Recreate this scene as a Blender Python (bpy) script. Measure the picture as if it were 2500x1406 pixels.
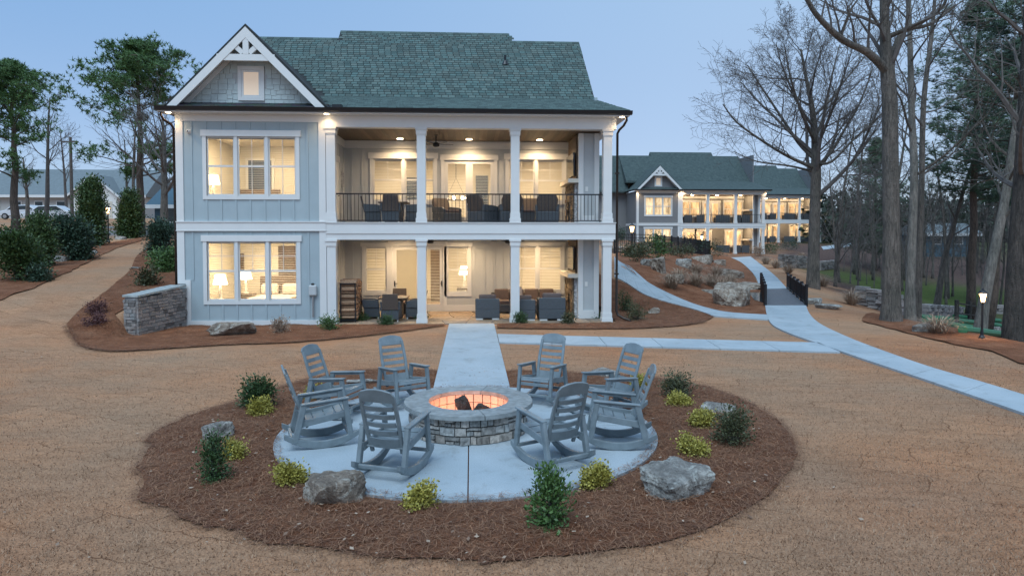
import bpy, bmesh, math, random
from math import sin, cos, pi, radians, sqrt, atan2
from mathutils import Vector, Matrix, noise as mnoise
from mathutils.geometry import delaunay_2d_cdt
import numpy as np

for _o in list(bpy.data.objects):
    bpy.data.objects.remove(_o)
scene = bpy.context.scene
COL = scene.collection

# ------------------------------------------------------------------ camera
CAM_H = 3.0
PITCH, YAW, SHIFT, FPX = radians(2.0), radians(3.4), -0.03, 1667.0
cam_d = bpy.data.cameras.new('camera')
cam_d.sensor_width = 36.0
cam_d.lens = 36.0 * FPX / 2500.0
cam_d.shift_y = SHIFT
cam_d.clip_start = 0.1
cam_d.clip_end = 2000.0
cam = bpy.data.objects.new('camera', cam_d)
cam.location = (0, 0, CAM_H)
cam.rotation_euler = (pi / 2 - PITCH, 0, -YAW)
COL.objects.link(cam)
scene.camera = cam

# ------------------------------------------------------------------ dusk sky, sun, exposure
world = bpy.data.worlds.new('World')
scene.world = world
world.use_nodes = True
wn, wl = world.node_tree.nodes, world.node_tree.links
wn.clear()
sky = wn.new('ShaderNodeTexSky')
sky.sky_type = 'NISHITA'
sky.sun_disc = False
SUN_EL, SUN_AZ = radians(58.0), radians(200.0)     # soft light from behind the camera
sky.sun_elevation = SUN_EL
sky.sun_rotation = SUN_AZ
sky.air_density = 1.0
sky.dust_density = 0.3
sky.ozone_density = 3.0
tint = wn.new('ShaderNodeMix'); tint.data_type = 'RGBA'; tint.blend_type = 'MULTIPLY'
tint.inputs[0].default_value = 1.0
tint.inputs[7].default_value = (1.0, 0.97, 0.88, 1)
bg = wn.new('ShaderNodeBackground'); bg.inputs['Strength'].default_value = 0.11
wo = wn.new('ShaderNodeOutputWorld')
# a thin even veil of dusk cloud over the clear sky
veil_n = wn.new('ShaderNodeTexNoise'); veil_n.inputs['Scale'].default_value = 1.6; veil_n.inputs['Detail'].default_value = 3.0
veil_r = wn.new('ShaderNodeMapRange'); veil_r.inputs[1].default_value = .35; veil_r.inputs[2].default_value = .65; veil_r.inputs[3].default_value = .72; veil_r.inputs[4].default_value = .95
veil = wn.new('ShaderNodeMix'); veil.data_type = 'RGBA'
# the veil is deeper blue on the left and pales to lavender on the right and towards the horizon
gen = wn.new('ShaderNodeTexCoord'); sepx = wn.new('ShaderNodeSeparateXYZ'); wl.new(gen.outputs['Generated'], sepx.inputs[0])
rx = wn.new('ShaderNodeMapRange'); rx.interpolation_type = 'SMOOTHSTEP'; rx.inputs[1].default_value = -.75; rx.inputs[2].default_value = .75; wl.new(sepx.outputs[0], rx.inputs[0])
rz_ = wn.new('ShaderNodeMapRange'); rz_.interpolation_type = 'SMOOTHSTEP'; rz_.inputs[1].default_value = 0; rz_.inputs[2].default_value = .38; wl.new(sepx.outputs[2], rz_.inputs[0])
lr = wn.new('ShaderNodeMix'); lr.data_type = 'RGBA'; wl.new(rx.outputs[0], lr.inputs[0]); lr.inputs[6].default_value = (1.2, 2.35, 4.15, 1); lr.inputs[7].default_value = (2.35, 3.35, 4.7, 1)
hz_ = wn.new('ShaderNodeMix'); hz_.data_type = 'RGBA'; wl.new(rz_.outputs[0], hz_.inputs[0]); hz_.inputs[6].default_value = (2.5, 2.95, 4.3, 1); wl.new(lr.outputs[2], hz_.inputs[7])
hm = wn.new('ShaderNodeMix'); hm.data_type = 'RGBA'; hm.inputs[0].default_value = .55; wl.new(lr.outputs[2], hm.inputs[6]); wl.new(hz_.outputs[2], hm.inputs[7])
wl.new(hm.outputs[2], veil.inputs[7])
wl.new(veil_n.outputs['Fac'], veil_r.inputs[0]); wl.new(veil_r.outputs[0], veil.inputs[0])
wl.new(sky.outputs[0], tint.inputs[6]); wl.new(tint.outputs[2], veil.inputs[6]); wl.new(veil.outputs[2], bg.inputs['Color']); wl.new(bg.outputs[0], wo.inputs['Surface'])

sun_d = bpy.data.lights.new('sun', 'SUN')
sun_d.energy = 1.5
sun_d.angle = radians(42)
sun_d.color = (0.72, 0.88, 1.0)
sun = bpy.data.objects.new('sun', sun_d)
_sd = Vector((sin(SUN_AZ) * cos(SUN_EL), cos(SUN_AZ) * cos(SUN_EL), sin(SUN_EL)))
sun.rotation_euler = _sd.to_track_quat('Z', 'Y').to_euler()
COL.objects.link(sun)

scene.view_settings.view_transform = 'Standard'
scene.view_settings.look = 'None'
scene.view_settings.exposure = 0.75
scene.view_settings.gamma = 1.0
scene.view_settings.use_curve_mapping = False
scene.render.engine = 'CYCLES'
scene.cycles.use_denoising = True
scene.cycles.max_bounces = 4
scene.cycles.diffuse_bounces = 2
scene.cycles.glossy_bounces = 2
scene.cycles.transparent_max_bounces = 10
scene.cycles.sample_clamp_indirect = 4.0
scene.cycles.caustics_reflective = False
scene.cycles.caustics_refractive = False

# ------------------------------------------------------------------ materials
MATS = {}
def nt(name):
    m = bpy.data.materials.new(name); m.use_nodes = True
    n, l = m.node_tree.nodes, m.node_tree.links
    b = n.get('Principled BSDF')
    MATS[name] = m
    return m, n, l, b
def ramp(n, stops):
    r = n.new('ShaderNodeValToRGB')
    e = r.color_ramp.elements
    while len(e) > 1: e.remove(e[-1])
    e[0].position = stops[0][0]; e[0].color = (*stops[0][1], 1)
    for p, c in stops[1:]:
        x = e.new(p); x.color = (*c, 1)
    return r
def coords(n, l, scale=1.0, kind='Object', vec=None):
    t = n.new('ShaderNodeTexCoord'); m = n.new('ShaderNodeMapping')
    m.inputs['Scale'].default_value = vec or (scale, scale, scale)
    l.new(t.outputs[kind], m.inputs[0])
    return m.outputs[0]
def mixc(n, l, a, b, fac, mode='MIX'):
    x = n.new('ShaderNodeMix'); x.data_type = 'RGBA'; x.blend_type = mode
    for s, v in ((0, fac), (6, a), (7, b)):
        if hasattr(v, 'is_linked') or hasattr(v, 'links'): l.new(v, x.inputs[s])
        else: x.inputs[s].default_value = v if s == 0 else (*v, 1)
    return x.outputs[2]
def noisef(n, l, vec, scale, detail=4, rough=.55, dist=0):
    x = n.new('ShaderNodeTexNoise'); x.inputs['Scale'].default_value = scale
    x.inputs['Detail'].default_value = detail; x.inputs['Roughness'].default_value = rough; x.inputs['Distortion'].default_value = dist
    if vec is not None: l.new(vec, x.inputs['Vector'])
    return x.outputs['Fac']
def bumpto(n, l, b, h, strength=.3, dist=.02):
    x = n.new('ShaderNodeBump'); x.inputs['Strength'].default_value = strength; x.inputs['Distance'].default_value = dist
    l.new(h, x.inputs['Height']); l.new(x.outputs[0], b.inputs['Normal'])
def plain(name, col, rough=.6, var=.12, scale=6, bump=0, metal=0, bscale=None, spec=None, kind='Object'):
    m, n, l, b = nt(name)
    v = coords(n, l, 1, kind)
    f = noisef(n, l, v, scale, 5)
    r = ramp(n, [(.25, tuple(c * (1 - var) for c in col)), (.75, tuple(min(1, c * (1 + var)) for c in col))])
    l.new(f, r.inputs[0]); l.new(r.outputs[0], b.inputs['Base Color'])
    b.inputs['Roughness'].default_value = rough; b.inputs['Metallic'].default_value = metal
    if spec is not None: b.inputs['Specular IOR Level'].default_value = spec
    if bump: bumpto(n, l, b, noisef(n, l, v, bscale or scale * 8, 4), bump, .01)
    return m
def emit(name, col, strength):
    m, n, l, b = nt(name)
    b.inputs['Base Color'].default_value = (*col, 1)
    b.inputs['Emission Color'].default_value = (*col, 1)
    b.inputs['Emission Strength'].default_value = strength
    return m
def attrmat(name, rough=.8, gain=1.0, bump=.3, bscale=40, speck=.25, translucent=0):
    """colour comes from each piece's own tint ('col'), broken up by grain"""
    m, n, l, b = nt(name)
    a = n.new('ShaderNodeAttribute'); a.attribute_name = 'col'
    v = coords(n, l, 1)
    f = noisef(n, l, v, bscale, 5)
    r = ramp(n, [(.3, (1 - speck,) * 3), (.7, (1 + speck,) * 3)])
    l.new(f, r.inputs[0])
    c = mixc(n, l, a.outputs['Color'], r.outputs[0], 1.0, 'MULTIPLY')
    l.new(c, b.inputs['Base Color']); b.inputs['Roughness'].default_value = rough
    if bump: bumpto(n, l, b, f, bump, .01)
    return m

plain('white_trim', (.72, .72, .70), .45, .03, 3)
plain('siding', (.38, .455, .48), .6, .05, 2.5, .06)
plain('porch_wall', (.50, .52, .52), .6, .05, 2.5, .06)
plain('shake', (.52, .59, .58), .7, .09, 5, .12)
plain('dark_siding', (.20, .20, .20), .7, .06, 3)
plain('black_metal', (.012, .013, .016), .35, .2, 8)
plain('bronze', (.045, .033, .026), .3, .2, 8, metal=.5)
plain('interior_wall', (.74, .69, .58), .7, .03, 2)
plain('interior_floor', (.28, .2, .13), .5, .2, 4)
plain('linen', (.62, .56, .5), .85, .08, 7, .15)
plain('brown_wood', (.10, .065, .04), .6, .35, 9, .15)
plain('mantel', (.66, .60, .50), .6, .06, 6, .1)
plain('screen', (.008, .008, .01), .12, .1, 3)
plain('navy_blind', (.02, .045, .09), .5, .1, 5)
plain('wicker', (.075, .085, .095), .55, .5, 60, .6, bscale=90)
plain('wicker_brown', (.11, .085, .07), .6, .45, 60, .6, bscale=90)
plain('cushion', (.14, .105, .095), .9, .12, 14, .15)
plain('resin', (.19, .228, .245), .38, .25, 6, .12, bscale=26)
plain('concrete_foot', (.7, .7, .68), .6, .05, 8)
plain('twig', (.12, .105, .095), .9, .3, 5)
plain('far_wall', (.45, .45, .43), .7, .05, 2)
plain('far_roof', (.17, .2, .21), .85, .12, 3)
plain('teal_wall', (.06, .12, .16), .7, .08, 3)
plain('car_paint', (.62, .63, .65), .25, .03, 3)
plain('glass_dark', (.02, .03, .035), .08, .1, 3)
plain('tyre', (.015, .015, .015), .8, .2, 10)
plain('weathered_deck', (.14, .145, .16), .8, .25, 12, .3)
plain('pole_wood', (.12, .1, .085), .9, .3, 8, .3)
plain('green_timber', (.03, .17, .075), .6, .25, 7, .2)
plain('creek_bed', (.03, .04, .045), .25, .4, 4, .2)
plain('asphalt', (.075, .08, .09), .85, .15, 8, .2)
plain('gravel_pave', (.28, .27, .27), .85, .15, 3, .2)
plain('bread_white', (.78, .76, .72), .6, .03, 4)
def barkmat(name, dark, pale):
    m, n, l, b = nt(name)
    v = coords(n, l, vec=(1, 1, .16))
    f0 = noisef(n, l, v, 16, 6, .75, .8); f1 = noisef(n, l, coords(n, l, 1), 1.3, 5); f2 = noisef(n, l, coords(n, l, 1), 26, 4)
    r = ramp(n, [(.34, dark), (.5, tuple((x + y) / 2 for x, y in zip(dark, pale))), (.66, pale)]); l.new(f0, r.inputs[0])
    r1 = ramp(n, [(.3, (.68, .72, .68)), (.7, (1.25, 1.2, 1.15))]); l.new(f1, r1.inputs[0])
    l.new(mixc(n, l, r.outputs[0], r1.outputs[0], 1.0, 'MULTIPLY'), b.inputs['Base Color']); b.inputs['Roughness'].default_value = .95
    hs = n.new('ShaderNodeMath'); hs.operation = 'ADD'; l.new(f0, hs.inputs[0]); l.new(f2, hs.inputs[1]); bumpto(n, l, b, hs.outputs[0], 1.0, .06)
barkmat('bark', (.055, .047, .042), (.23, .2, .175)); barkmat('pale_bark', (.12, .11, .1), (.36, .335, .3)); barkmat('dark_bark', (.022, .02, .018), (.12, .105, .095)); barkmat('pine_bark', (.04, .03, .025), (.19, .14, .11))
attrmat('stone_piece', .85, bump=.9, bscale=13, speck=.6)
attrmat('shingle', .9, bump=.3, bscale=70, speck=.35)
attrmat('flagstone', .75, bump=.35, bscale=9, speck=.28)
attrmat('firebrick', .85, bump=.2, bscale=40, speck=.12)
attrmat('log_wood', .85, bump=.5, bscale=24, speck=.4)
attrmat('plank_wood', .6, bump=.2, bscale=14, speck=.25)

def leafmat(name, c1, c2, rough=.55):
    m, n, l, b = nt(name)
    a = n.new('ShaderNodeAttribute'); a.attribute_name = 'col'
    r = ramp(n, [(0, c1), (1, c2)])
    l.new(a.outputs['Fac'], r.inputs[0]); l.new(r.outputs[0], b.inputs['Base Color'])
    b.inputs['Roughness'].default_value = rough
    return m
leafmat('leaf_green', (.022, .05, .016), (.07, .13, .04))
leafmat('leaf_bright', (.03, .075, .018), (.11, .2, .05))
leafmat('leaf_olive', (.035, .045, .02), (.12, .125, .055))
leafmat('leaf_yellow', (.15, .135, .02), (.56, .48, .10))
leafmat('leaf_dark', (.016, .042, .028), (.05, .095, .05))
leafmat('leaf_evergreen', (.018, .05, .016), (.085, .14, .035))
leafmat('needle_pine', (.03, .085, .025), (.11, .2, .05))
leafmat('needle_far', (.025, .06, .035), (.085, .14, .06))
leafmat('dry_grass', (.21, .14, .095), (.50, .38, .28), .8)
leafmat('red_twig', (.07, .03, .03), (.17, .075, .07), .8)
leafmat('straw', (.12, .05, .028), (.42, .225, .125), .8)
leafmat('sod_blade', (.18, .095, .055), (.47, .31, .2), .85)
leafmat('leaf_far', (.014, .026, .018), (.045, .065, .035))

# glass: a clear pane with a reflecting surface
m, n, l, b = nt('glass')
n.remove(b)
tr = n.new('ShaderNodeBsdfTransparent'); tr.inputs[0].default_value = (.93, .95, .95, 1)
gl = n.new('ShaderNodeBsdfGlossy'); gl.inputs['Roughness'].default_value = .03
fr = n.new('ShaderNodeFresnel'); fr.inputs[0].default_value = 1.5
mx = n.new('ShaderNodeMixShader')
l.new(fr.outputs[0], mx.inputs[0]); l.new(tr.outputs[0], mx.inputs[1]); l.new(gl.outputs[0], mx.inputs[2])
l.new(mx.outputs[0], n['Material Output'].inputs[0])

# roof field under the shingles
m, n, l, b = nt('roof_felt')
v = coords(n, l, 1)
f = noisef(n, l, v, 5, 6)
r = ramp(n, [(.3, (.02, .024, .024)), (.7, (.04, .046, .046))]); l.new(f, r.inputs[0]); l.new(r.outputs[0], b.inputs['Base Color']); b.inputs['Roughness'].default_value = .95
m, n, l, b = nt('roof_far')
v = coords(n, l, 1)
f = noisef(n, l, v, 3.2, 8, .75)
r = ramp(n, [(.3, (.032, .05, .05)), (.7, (.085, .115, .108))]); l.new(f, r.inputs[0]); l.new(r.outputs[0], b.inputs['Base Color']); b.inputs['Roughness'].default_value = .95

# brushed concrete
m, n, l, b = nt('concrete')
v = coords(n, l, 1, 'Object')
f1 = noisef(n, l, v, .7, 5); f2 = noisef(n, l, v, 60, 3)
r1 = ramp(n, [(.3, (.325, .385, .42)), (.7, (.425, .48, .51))]); l.new(f1, r1.inputs[0])
r2 = ramp(n, [(.3, (.86,) * 3), (.7, (1.1,) * 3)]); l.new(f2, r2.inputs[0])
f3 = noisef(n, l, v, 1.9, 8, .75, .8)
r3 = ramp(n, [(.34, (.74, .71, .68)), (.47, (1, 1, 1)), (.7, (1.06, 1.06, 1.07))]); l.new(f3, r3.inputs[0])
c = mixc(n, l, r1.outputs[0], r2.outputs[0], 1.0, 'MULTIPLY')
l.new(mixc(n, l, c, r3.outputs[0], .7, 'MULTIPLY'), b.inputs['Base Color']); b.inputs['Roughness'].default_value = .85
bumpto(n, l, b, f2, .25, .004)

# dormant sod with seams, leaf litter, green lawn (zone attribute)
m, n, l, b = nt('lawn')
v = coords(n, l, 1)
fb = noisef(n, l, v, .22, 4)
fm = noisef(n, l, coords(n, l, vec=(1.1, 5.5, 1)), 1.0, 6, .7, .6)
ff = noisef(n, l, v, 42, 4, .7)
fs = noisef(n, l, v, 9, 5, .7)
rb = ramp(n, [(.28, (.46, .21, .108)), (.5, (.485, .255, .142)), (.72, (.455, .285, .18))]); l.new(fb, rb.inputs[0])
rm = ramp(n, [(.33, (.66, .64, .62)), (.5, (1, 1, 1)), (.72, (1.18, 1.16, 1.14))]); l.new(fm, rm.inputs[0])
rf = ramp(n, [(.3, (.62, .6, .58)), (.5, (1, 1, 1)), (.72, (1.34, 1.34, 1.32))]); l.new(ff, rf.inputs[0])
rs = ramp(n, [(.3, (.82, .8, .78)), (.7, (1.15, 1.16, 1.15))]); l.new(fs, rs.inputs[0])
fg = noisef(n, l, v, .38, 5, .6, .2)
rg_ = ramp(n, [(.36, (0, 0, 0)), (.72, (.5, .5, .5))]); l.new(fg, rg_.inputs[0])
c = mixc(n, l, rb.outputs[0], (.31, .245, .18), rg_.outputs[0])
c = mixc(n, l, c, rm.outputs[0], .5, 'MULTIPLY')
c = mixc(n, l, c, rf.outputs[0], 1.0, 'MULTIPLY')
c = mixc(n, l, c, rs.outputs[0], .8, 'MULTIPLY')
# seams between the sod pieces
dv = n.new('ShaderNodeVectorMath'); dv.operation = 'ADD'
nn = n.new('ShaderNodeTexNoise'); nn.inputs['Scale'].default_value = 1.6; nn.inputs['Detail'].default_value = 4; l.new(v, nn.inputs['Vector'])
sc_ = n.new('ShaderNodeVectorMath'); sc_.operation = 'SCALE'; sc_.inputs['Scale'].default_value = .42
l.new(nn.outputs['Color'], sc_.inputs[0]); l.new(sc_.outputs[0], dv.inputs[0])
mp = n.new('ShaderNodeMapping'); mp.inputs['Rotation'].default_value = (0, 0, radians(28)); l.new(v, mp.inputs[0]); l.new(mp.outputs[0], dv.inputs[1])
br = n.new('ShaderNodeTexBrick'); br.inputs['Scale'].default_value = 1.0
br.inputs['Brick Width'].default_value = 1.35; br.inputs['Row Height'].default_value = .62; br.inputs['Mortar Size'].default_value = .012; br.inputs['Mortar Smooth'].default_value = .7
br.inputs['Color1'].default_value = (.9, .9, .9, 1); br.inputs['Color2'].default_value = (1.08, 1.06, 1.04, 1); br.inputs['Mortar'].default_value = (.52, .47, .44, 1)
l.new(dv.outputs[0], br.inputs['Vector'])
fmask = noisef(n, l, v, .55, 4, .6)
rk = ramp(n, [(.42, (0, 0, 0)), (.56, (1, 1, 1))]); l.new(fmask, rk.inputs[0])
c = mixc(n, l, c, br.outputs['Color'], rk.outputs[0], 'MULTIPLY')
zone = n.new('ShaderNodeAttribute'); zone.attribute_name = 'col'
sep = n.new('ShaderNodeSeparateColor'); l.new(zone.outputs['Color'], sep.inputs[0])
lit_f = noisef(n, l, v, 6, 8, .8)
lit = ramp(n, [(.3, (.05, .034, .03)), (.55, (.12, .078, .066)), (.75, (.24, .165, .14))]); l.new(lit_f, lit.inputs[0])
grn = ramp(n, [(.3, (.045, .07, .02)), (.7, (.13, .17, .05))]); l.new(lit_f, grn.inputs[0])
pav = ramp(n, [(.3, (.19, .18, .18)), (.7, (.27, .26, .26))]); l.new(ff, pav.inputs[0])
c = mixc(n, l, c, lit.outputs[0], sep.outputs[0])
c = mixc(n, l, c, grn.outputs[0], sep.outputs[1])
c = mixc(n, l, c, pav.outputs[0], sep.outputs[2])
l.new(c, b.inputs['Base Color']); b.inputs['Roughness'].default_value = .95; b.inputs['Specular IOR Level'].default_value = .1
hh = n.new('ShaderNodeMath'); hh.operation = 'ADD'; l.new(ff, hh.inputs[0]); l.new(fs, hh.inputs[1])
bumpto(n, l, b, hh.outputs[0], .9, .03)

# pine straw mulch
m, n, l, b = nt('pine_straw')
v = coords(n, l, 1)
f0 = noisef(n, l, v, 1.6, 7, .7); f1 = noisef(n, l, coords(n, l, vec=(14, 46, 20)), 1.0, 6, .7, 2.0); f2 = noisef(n, l, coords(n, l, vec=(44, 13, 20)), 1.0, 6, .7, 2.0)
mxv = n.new('ShaderNodeMath'); mxv.operation = 'MAXIMUM'; l.new(f1, mxv.inputs[0]); l.new(f2, mxv.inputs[1])
r0 = ramp(n, [(.3, (.20, .078, .04)), (.5, (.30, .13, .07)), (.7, (.41, .205, .118))]); l.new(f0, r0.inputs[0])
r1 = ramp(n, [(.42, (.38, .36, .36)), (.58, (1, 1, 1)), (.72, (1.7, 1.6, 1.5))]); l.new(mxv.outputs[0], r1.inputs[0])
l.new(mixc(n, l, r0.outputs[0], r1.outputs[0], 1.0, 'MULTIPLY'), b.inputs['Base Color']); b.inputs['Roughness'].default_value = .95
b.inputs['Specular IOR Level'].default_value = .1
bumpto(n, l, b, mxv.outputs[0], 1.0, .04)

# boulders: mottled stone with stains, pale crust and lichen
def bouldermat(name, dark, mid, pale, crust):
    m, n, l, b = nt(name)
    v = coords(n, l, 1)
    f0 = noisef(n, l, v, 2.4, 8, .7, 1.2); f1 = noisef(n, l, v, 16, 7, .75); f2 = noisef(n, l, v, 4.6, 8, .75, 1.0); f3 = noisef(n, l, v, 1.5, 5, .6, .5)
    r0 = ramp(n, [(.34, dark), (.5, mid), (.62, pale)]); l.new(f0, r0.inputs[0])
    r1 = ramp(n, [(.3, (.5, .48, .47)), (.52, (1, 1, 1)), (.72, (1.35, 1.33, 1.3))]); l.new(f1, r1.inputs[0])
    c = mixc(n, l, r0.outputs[0], r1.outputs[0], 1.0, 'MULTIPLY')
    r2 = ramp(n, [(.53, (0, 0, 0)), (.6, (.85, .85, .85))]); l.new(f2, r2.inputs[0])
    c = mixc(n, l, c, crust, r2.outputs[0])
    r3 = ramp(n, [(.36, (.8, .8, .8)), (.46, (0, 0, 0))]); l.new(f3, r3.inputs[0])
    c = mixc(n, l, c, tuple(x * .55 for x in mid), r3.outputs[0])
    l.new(c, b.inputs['Base Color']); b.inputs['Roughness'].default_value = .92
    hs = n.new('ShaderNodeMath'); hs.operation = 'ADD'; l.new(f1, hs.inputs[0]); l.new(f2, hs.inputs[1])
    bumpto(n, l, b, hs.outputs[0], 1.0, .07)
bouldermat('boulder', (.17, .155, .14), (.36, .335, .30), (.56, .53, .48), (.68, .67, .6))
bouldermat('boulder_tan', (.16, .12, .09), (.34, .27, .21), (.52, .44, .36), (.62, .58, .5))

# still creek water
m, n, l, b = nt('water')
b.inputs['Base Color'].default_value = (.02, .035, .04, 1); b.inputs['Roughness'].default_value = .06
v = coords(n, l, 1); bumpto(n, l, b, noisef(n, l, v, 7, 3), .2, .02)

emit('lamp_disc', (1.0, .78, .5), 14)
emit('lamp_shade', (1.0, .82, .58), 3.0)
emit('lantern_glass', (1.0, .60, .27), 6)
emit('bulb', (1.0, .85, .62), 20)
# far lit windows: curtained rooms, light and shade of the furnishings behind
m, n, l, b = nt('lit_window')
v = coords(n, l, 1)
f = noisef(n, l, coords(n, l, vec=(2.6, 1, .7)), 1.0, 3, .6)
r = ramp(n, [(.3, (.22, .13, .06)), (.5, (.62, .42, .22)), (.7, (.95, .72, .42))]); l.new(f, r.inputs[0])
l.new(r.outputs[0], b.inputs['Base Color']); l.new(r.outputs[0], b.inputs['Emission Color']); b.inputs['Emission Strength'].default_value = .55; b.inputs['Roughness'].default_value = .2
M = MATS

# ------------------------------------------------------------------ mesh helpers
class MB:
    def __init__(s): s.v, s.f, s.c, s.cur = [], [], [], None
    def _add(s, vs, fs, col=None):
        o = len(s.v); s.v.extend(vs)
        s.f.extend([tuple(i + o for i in f) for f in fs])
        s.c.extend([col if col is not None else (s.cur or (.5, .5, .5))] * len(vs))
    def box(s, x0, x1, y0, y1, z0, z1, col=None):
        s._add([(x0, y0, z0), (x1, y0, z0), (x1, y1, z0), (x0, y1, z0), (x0, y0, z1), (x1, y0, z1), (x1, y1, z1), (x0, y1, z1)],
               [(0, 3, 2, 1), (4, 5, 6, 7), (0, 1, 5, 4), (1, 2, 6, 5), (2, 3, 7, 6), (3, 0, 4, 7)], col)
        return s
    def bar(s, a, b, w, h, col=None, up=(0, 0, 1)):
        a, b = Vector(a), Vector(b); d = (b - a).normalized(); u = Vector(up)
        if abs(d.dot(u)) > .98: u = Vector((0, 1, 0))
        x = d.cross(u).normalized(); z = x.cross(d)
        vs = [p + x * sx * w / 2 + z * sz * h / 2 for p in (a, b) for sx, sz in ((-1, -1), (1, -1), (1, 1), (-1, 1))]
        s._add([tuple(q) for q in vs], [(0, 1, 2, 3), (7, 6, 5, 4), (0, 4, 5, 1), (1, 5, 6, 2), (2, 6, 7, 3), (3, 7, 4, 0)], col)
        return s
    def extrude(s, pts, vec, col=None):
        n = len(pts); v = Vector(vec)
        vs = [tuple(p) for p in pts] + [tuple(Vector(p) + v) for p in pts]
        s._add(vs, [tuple(range(n - 1, -1, -1)), tuple(range(n, 2 * n))] + [(i, (i + 1) % n, n + (i + 1) % n, n + i) for i in range(n)], col)
        return s
    def quad(s, a, b, c, d, col=None): s._add([tuple(a), tuple(b), tuple(c), tuple(d)], [(0, 1, 2, 3)], col)
    def tri(s, a, b, c, col=None): s._add([tuple(a), tuple(b), tuple(c)], [(0, 1, 2)], col)
    def tube(s, pts, rad, n=6, col=None, cap=True):
        P = [Vector(p) for p in pts]; m = len(P); vs = []
        x = None
        for i in range(m):
            d = (P[min(i + 1, m - 1)] - P[max(i - 1, 0)])
            d = d.normalized() if d.length > 1e-9 else Vector((0, 0, 1))
            if x is None:
                x = d.orthogonal().normalized()
            else:
                x = (x - d * x.dot(d)); x = x.normalized() if x.length > 1e-6 else d.orthogonal().normalized()
            y = d.cross(x); r = rad[i] if hasattr(rad, '__len__') else rad
            for k in range(n):
                a = 2 * pi * k / n
                q = P[i] + x * (cos(a) * r) + y * (sin(a) * r)
                vs.append((q.x, q.y, q.z))
        fs = [(i * n + k, i * n + (k + 1) % n, (i + 1) * n + (k + 1) % n, (i + 1) * n + k) for i in range(m - 1) for k in range(n)]
        if cap: fs += [tuple(range(n - 1, -1, -1)), tuple((m - 1) * n + k for k in range(n))]
        s._add(vs, fs, col); return s
    def lathe(s, prof, n=16, c=(0, 0, 0), col=None):
        vs = [(c[0] + r * cos(2 * pi * k / n), c[1] + r * sin(2 * pi * k / n), c[2] + z) for r, z in prof for k in range(n)]
        m = len(prof)
        fs = [(i * n + k, i * n + (k + 1) % n, (i + 1) * n + (k + 1) % n, (i + 1) * n + k) for i in range(m - 1) for k in range(n)]
        fs += [tuple(range(n - 1, -1, -1)), tuple((m - 1) * n + k for k in range(n))]
        s._add(vs, fs, col); return s
    def mesh(s, name):
        me = bpy.data.meshes.new(name)
        me.from_pydata(s.v, [], s.f)
        if s.c:
            at = me.attributes.new('col', 'FLOAT_COLOR', 'POINT')
            arr = np.ones((len(s.v), 4), np.float32)
            arr[:, :3] = np.array([(c, c, c) if not hasattr(c, '__len__') else c for c in s.c], np.float32)
            at.data.foreach_set('color', arr.ravel())
        return me
    def build(s, name, mat, parent=None, loc=None, smooth=False, kind=None, bevel=0):
        me = s.mesh(name); me.materials.append(M[mat] if isinstance(mat, str) else mat)
        if smooth: me.shade_smooth()
        o = bpy.data.objects.new(name, me); COL.objects.link(o)
        if parent is not None: o.parent = parent
        if loc is not None: o.location = loc
        if kind: o['kind'] = kind
        if bevel:
            bv = o.modifiers.new('edge', 'BEVEL'); bv.width = bevel; bv.segments = 2; bv.limit_method = 'ANGLE'
        return o
def inst(name, me, parent=None, loc=(0, 0, 0), rot=(0, 0, 0), scale=(1, 1, 1)):
    o = bpy.data.objects.new(name, me); COL.objects.link(o)
    if parent is not None: o.parent = parent
    o.location = loc; o.rotation_euler = rot; o.scale = scale
    return o
def empty(name, loc=(0, 0, 0), rz=0, parent=None):
    o = bpy.data.objects.new(name, None); COL.objects.link(o); o.location = loc; o.rotation_euler = (0, 0, rz)
    o.empty_display_size = .2
    if parent is not None: o.parent = parent
    return o
def tag(o, label, cat, group=None):
    o['label'] = label; o['category'] = cat
    if group: o['group'] = group
    return o
def copy_tree(o, parent=None):
    c = o.copy(); COL.objects.link(c)
    c.parent = parent
    for ch in list(o.children): copy_tree(ch, c)
    return c
def lamp(name, kind, loc, energy, col, parent=None, **kw):
    d = bpy.data.lights.new(name, kind); d.energy = energy; d.color = col
    for k, v in kw.items(): setattr(d, k, v)
    o = bpy.data.objects.new(name, d); COL.objects.link(o); o.location = loc
    if parent is not None: o.parent = parent
    return o
WARM = (1.0, .70, .40); WARM2 = (1.0, .76, .48)
def smooth(t): t = min(1, max(0, t)); return t * t * (3 - 2 * t)
def lerp(pts, x):
    if x <= pts[0][0]: return pts[0][1]
    for (a, b), (c, d) in zip(pts, pts[1:]):
        if x <= c: return b + (d - b) * (x - a) / (c - a)
    return pts[-1][1]

# ------------------------------------------------------------------ photograph survey: image points to places on the ground
_c, _s, _cp, _sp = cos(YAW), sin(YAW), cos(PITCH), sin(PITCH)
_R = Vector((_c, -_s, 0)); _F0 = Vector((_s, _c, 0)); _F = _F0 * _cp + Vector((0, 0, -_sp)); _U = _F0 * _sp + Vector((0, 0, _cp))
CAMP = Vector((0, 0, CAM_H))
def ray(px, py): return _F + _R * ((px - 1250) / FPX) + _U * (-(py - 703) / FPX + SHIFT * 2500 / FPX)
def P(px, py, Y):
    d = ray(px, py); return CAMP + d * (Y / d.y)
def onZ(px, py, z=0.0):
    d = ray(px, py); return CAMP + d * ((z - CAM_H) / d.z)

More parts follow.
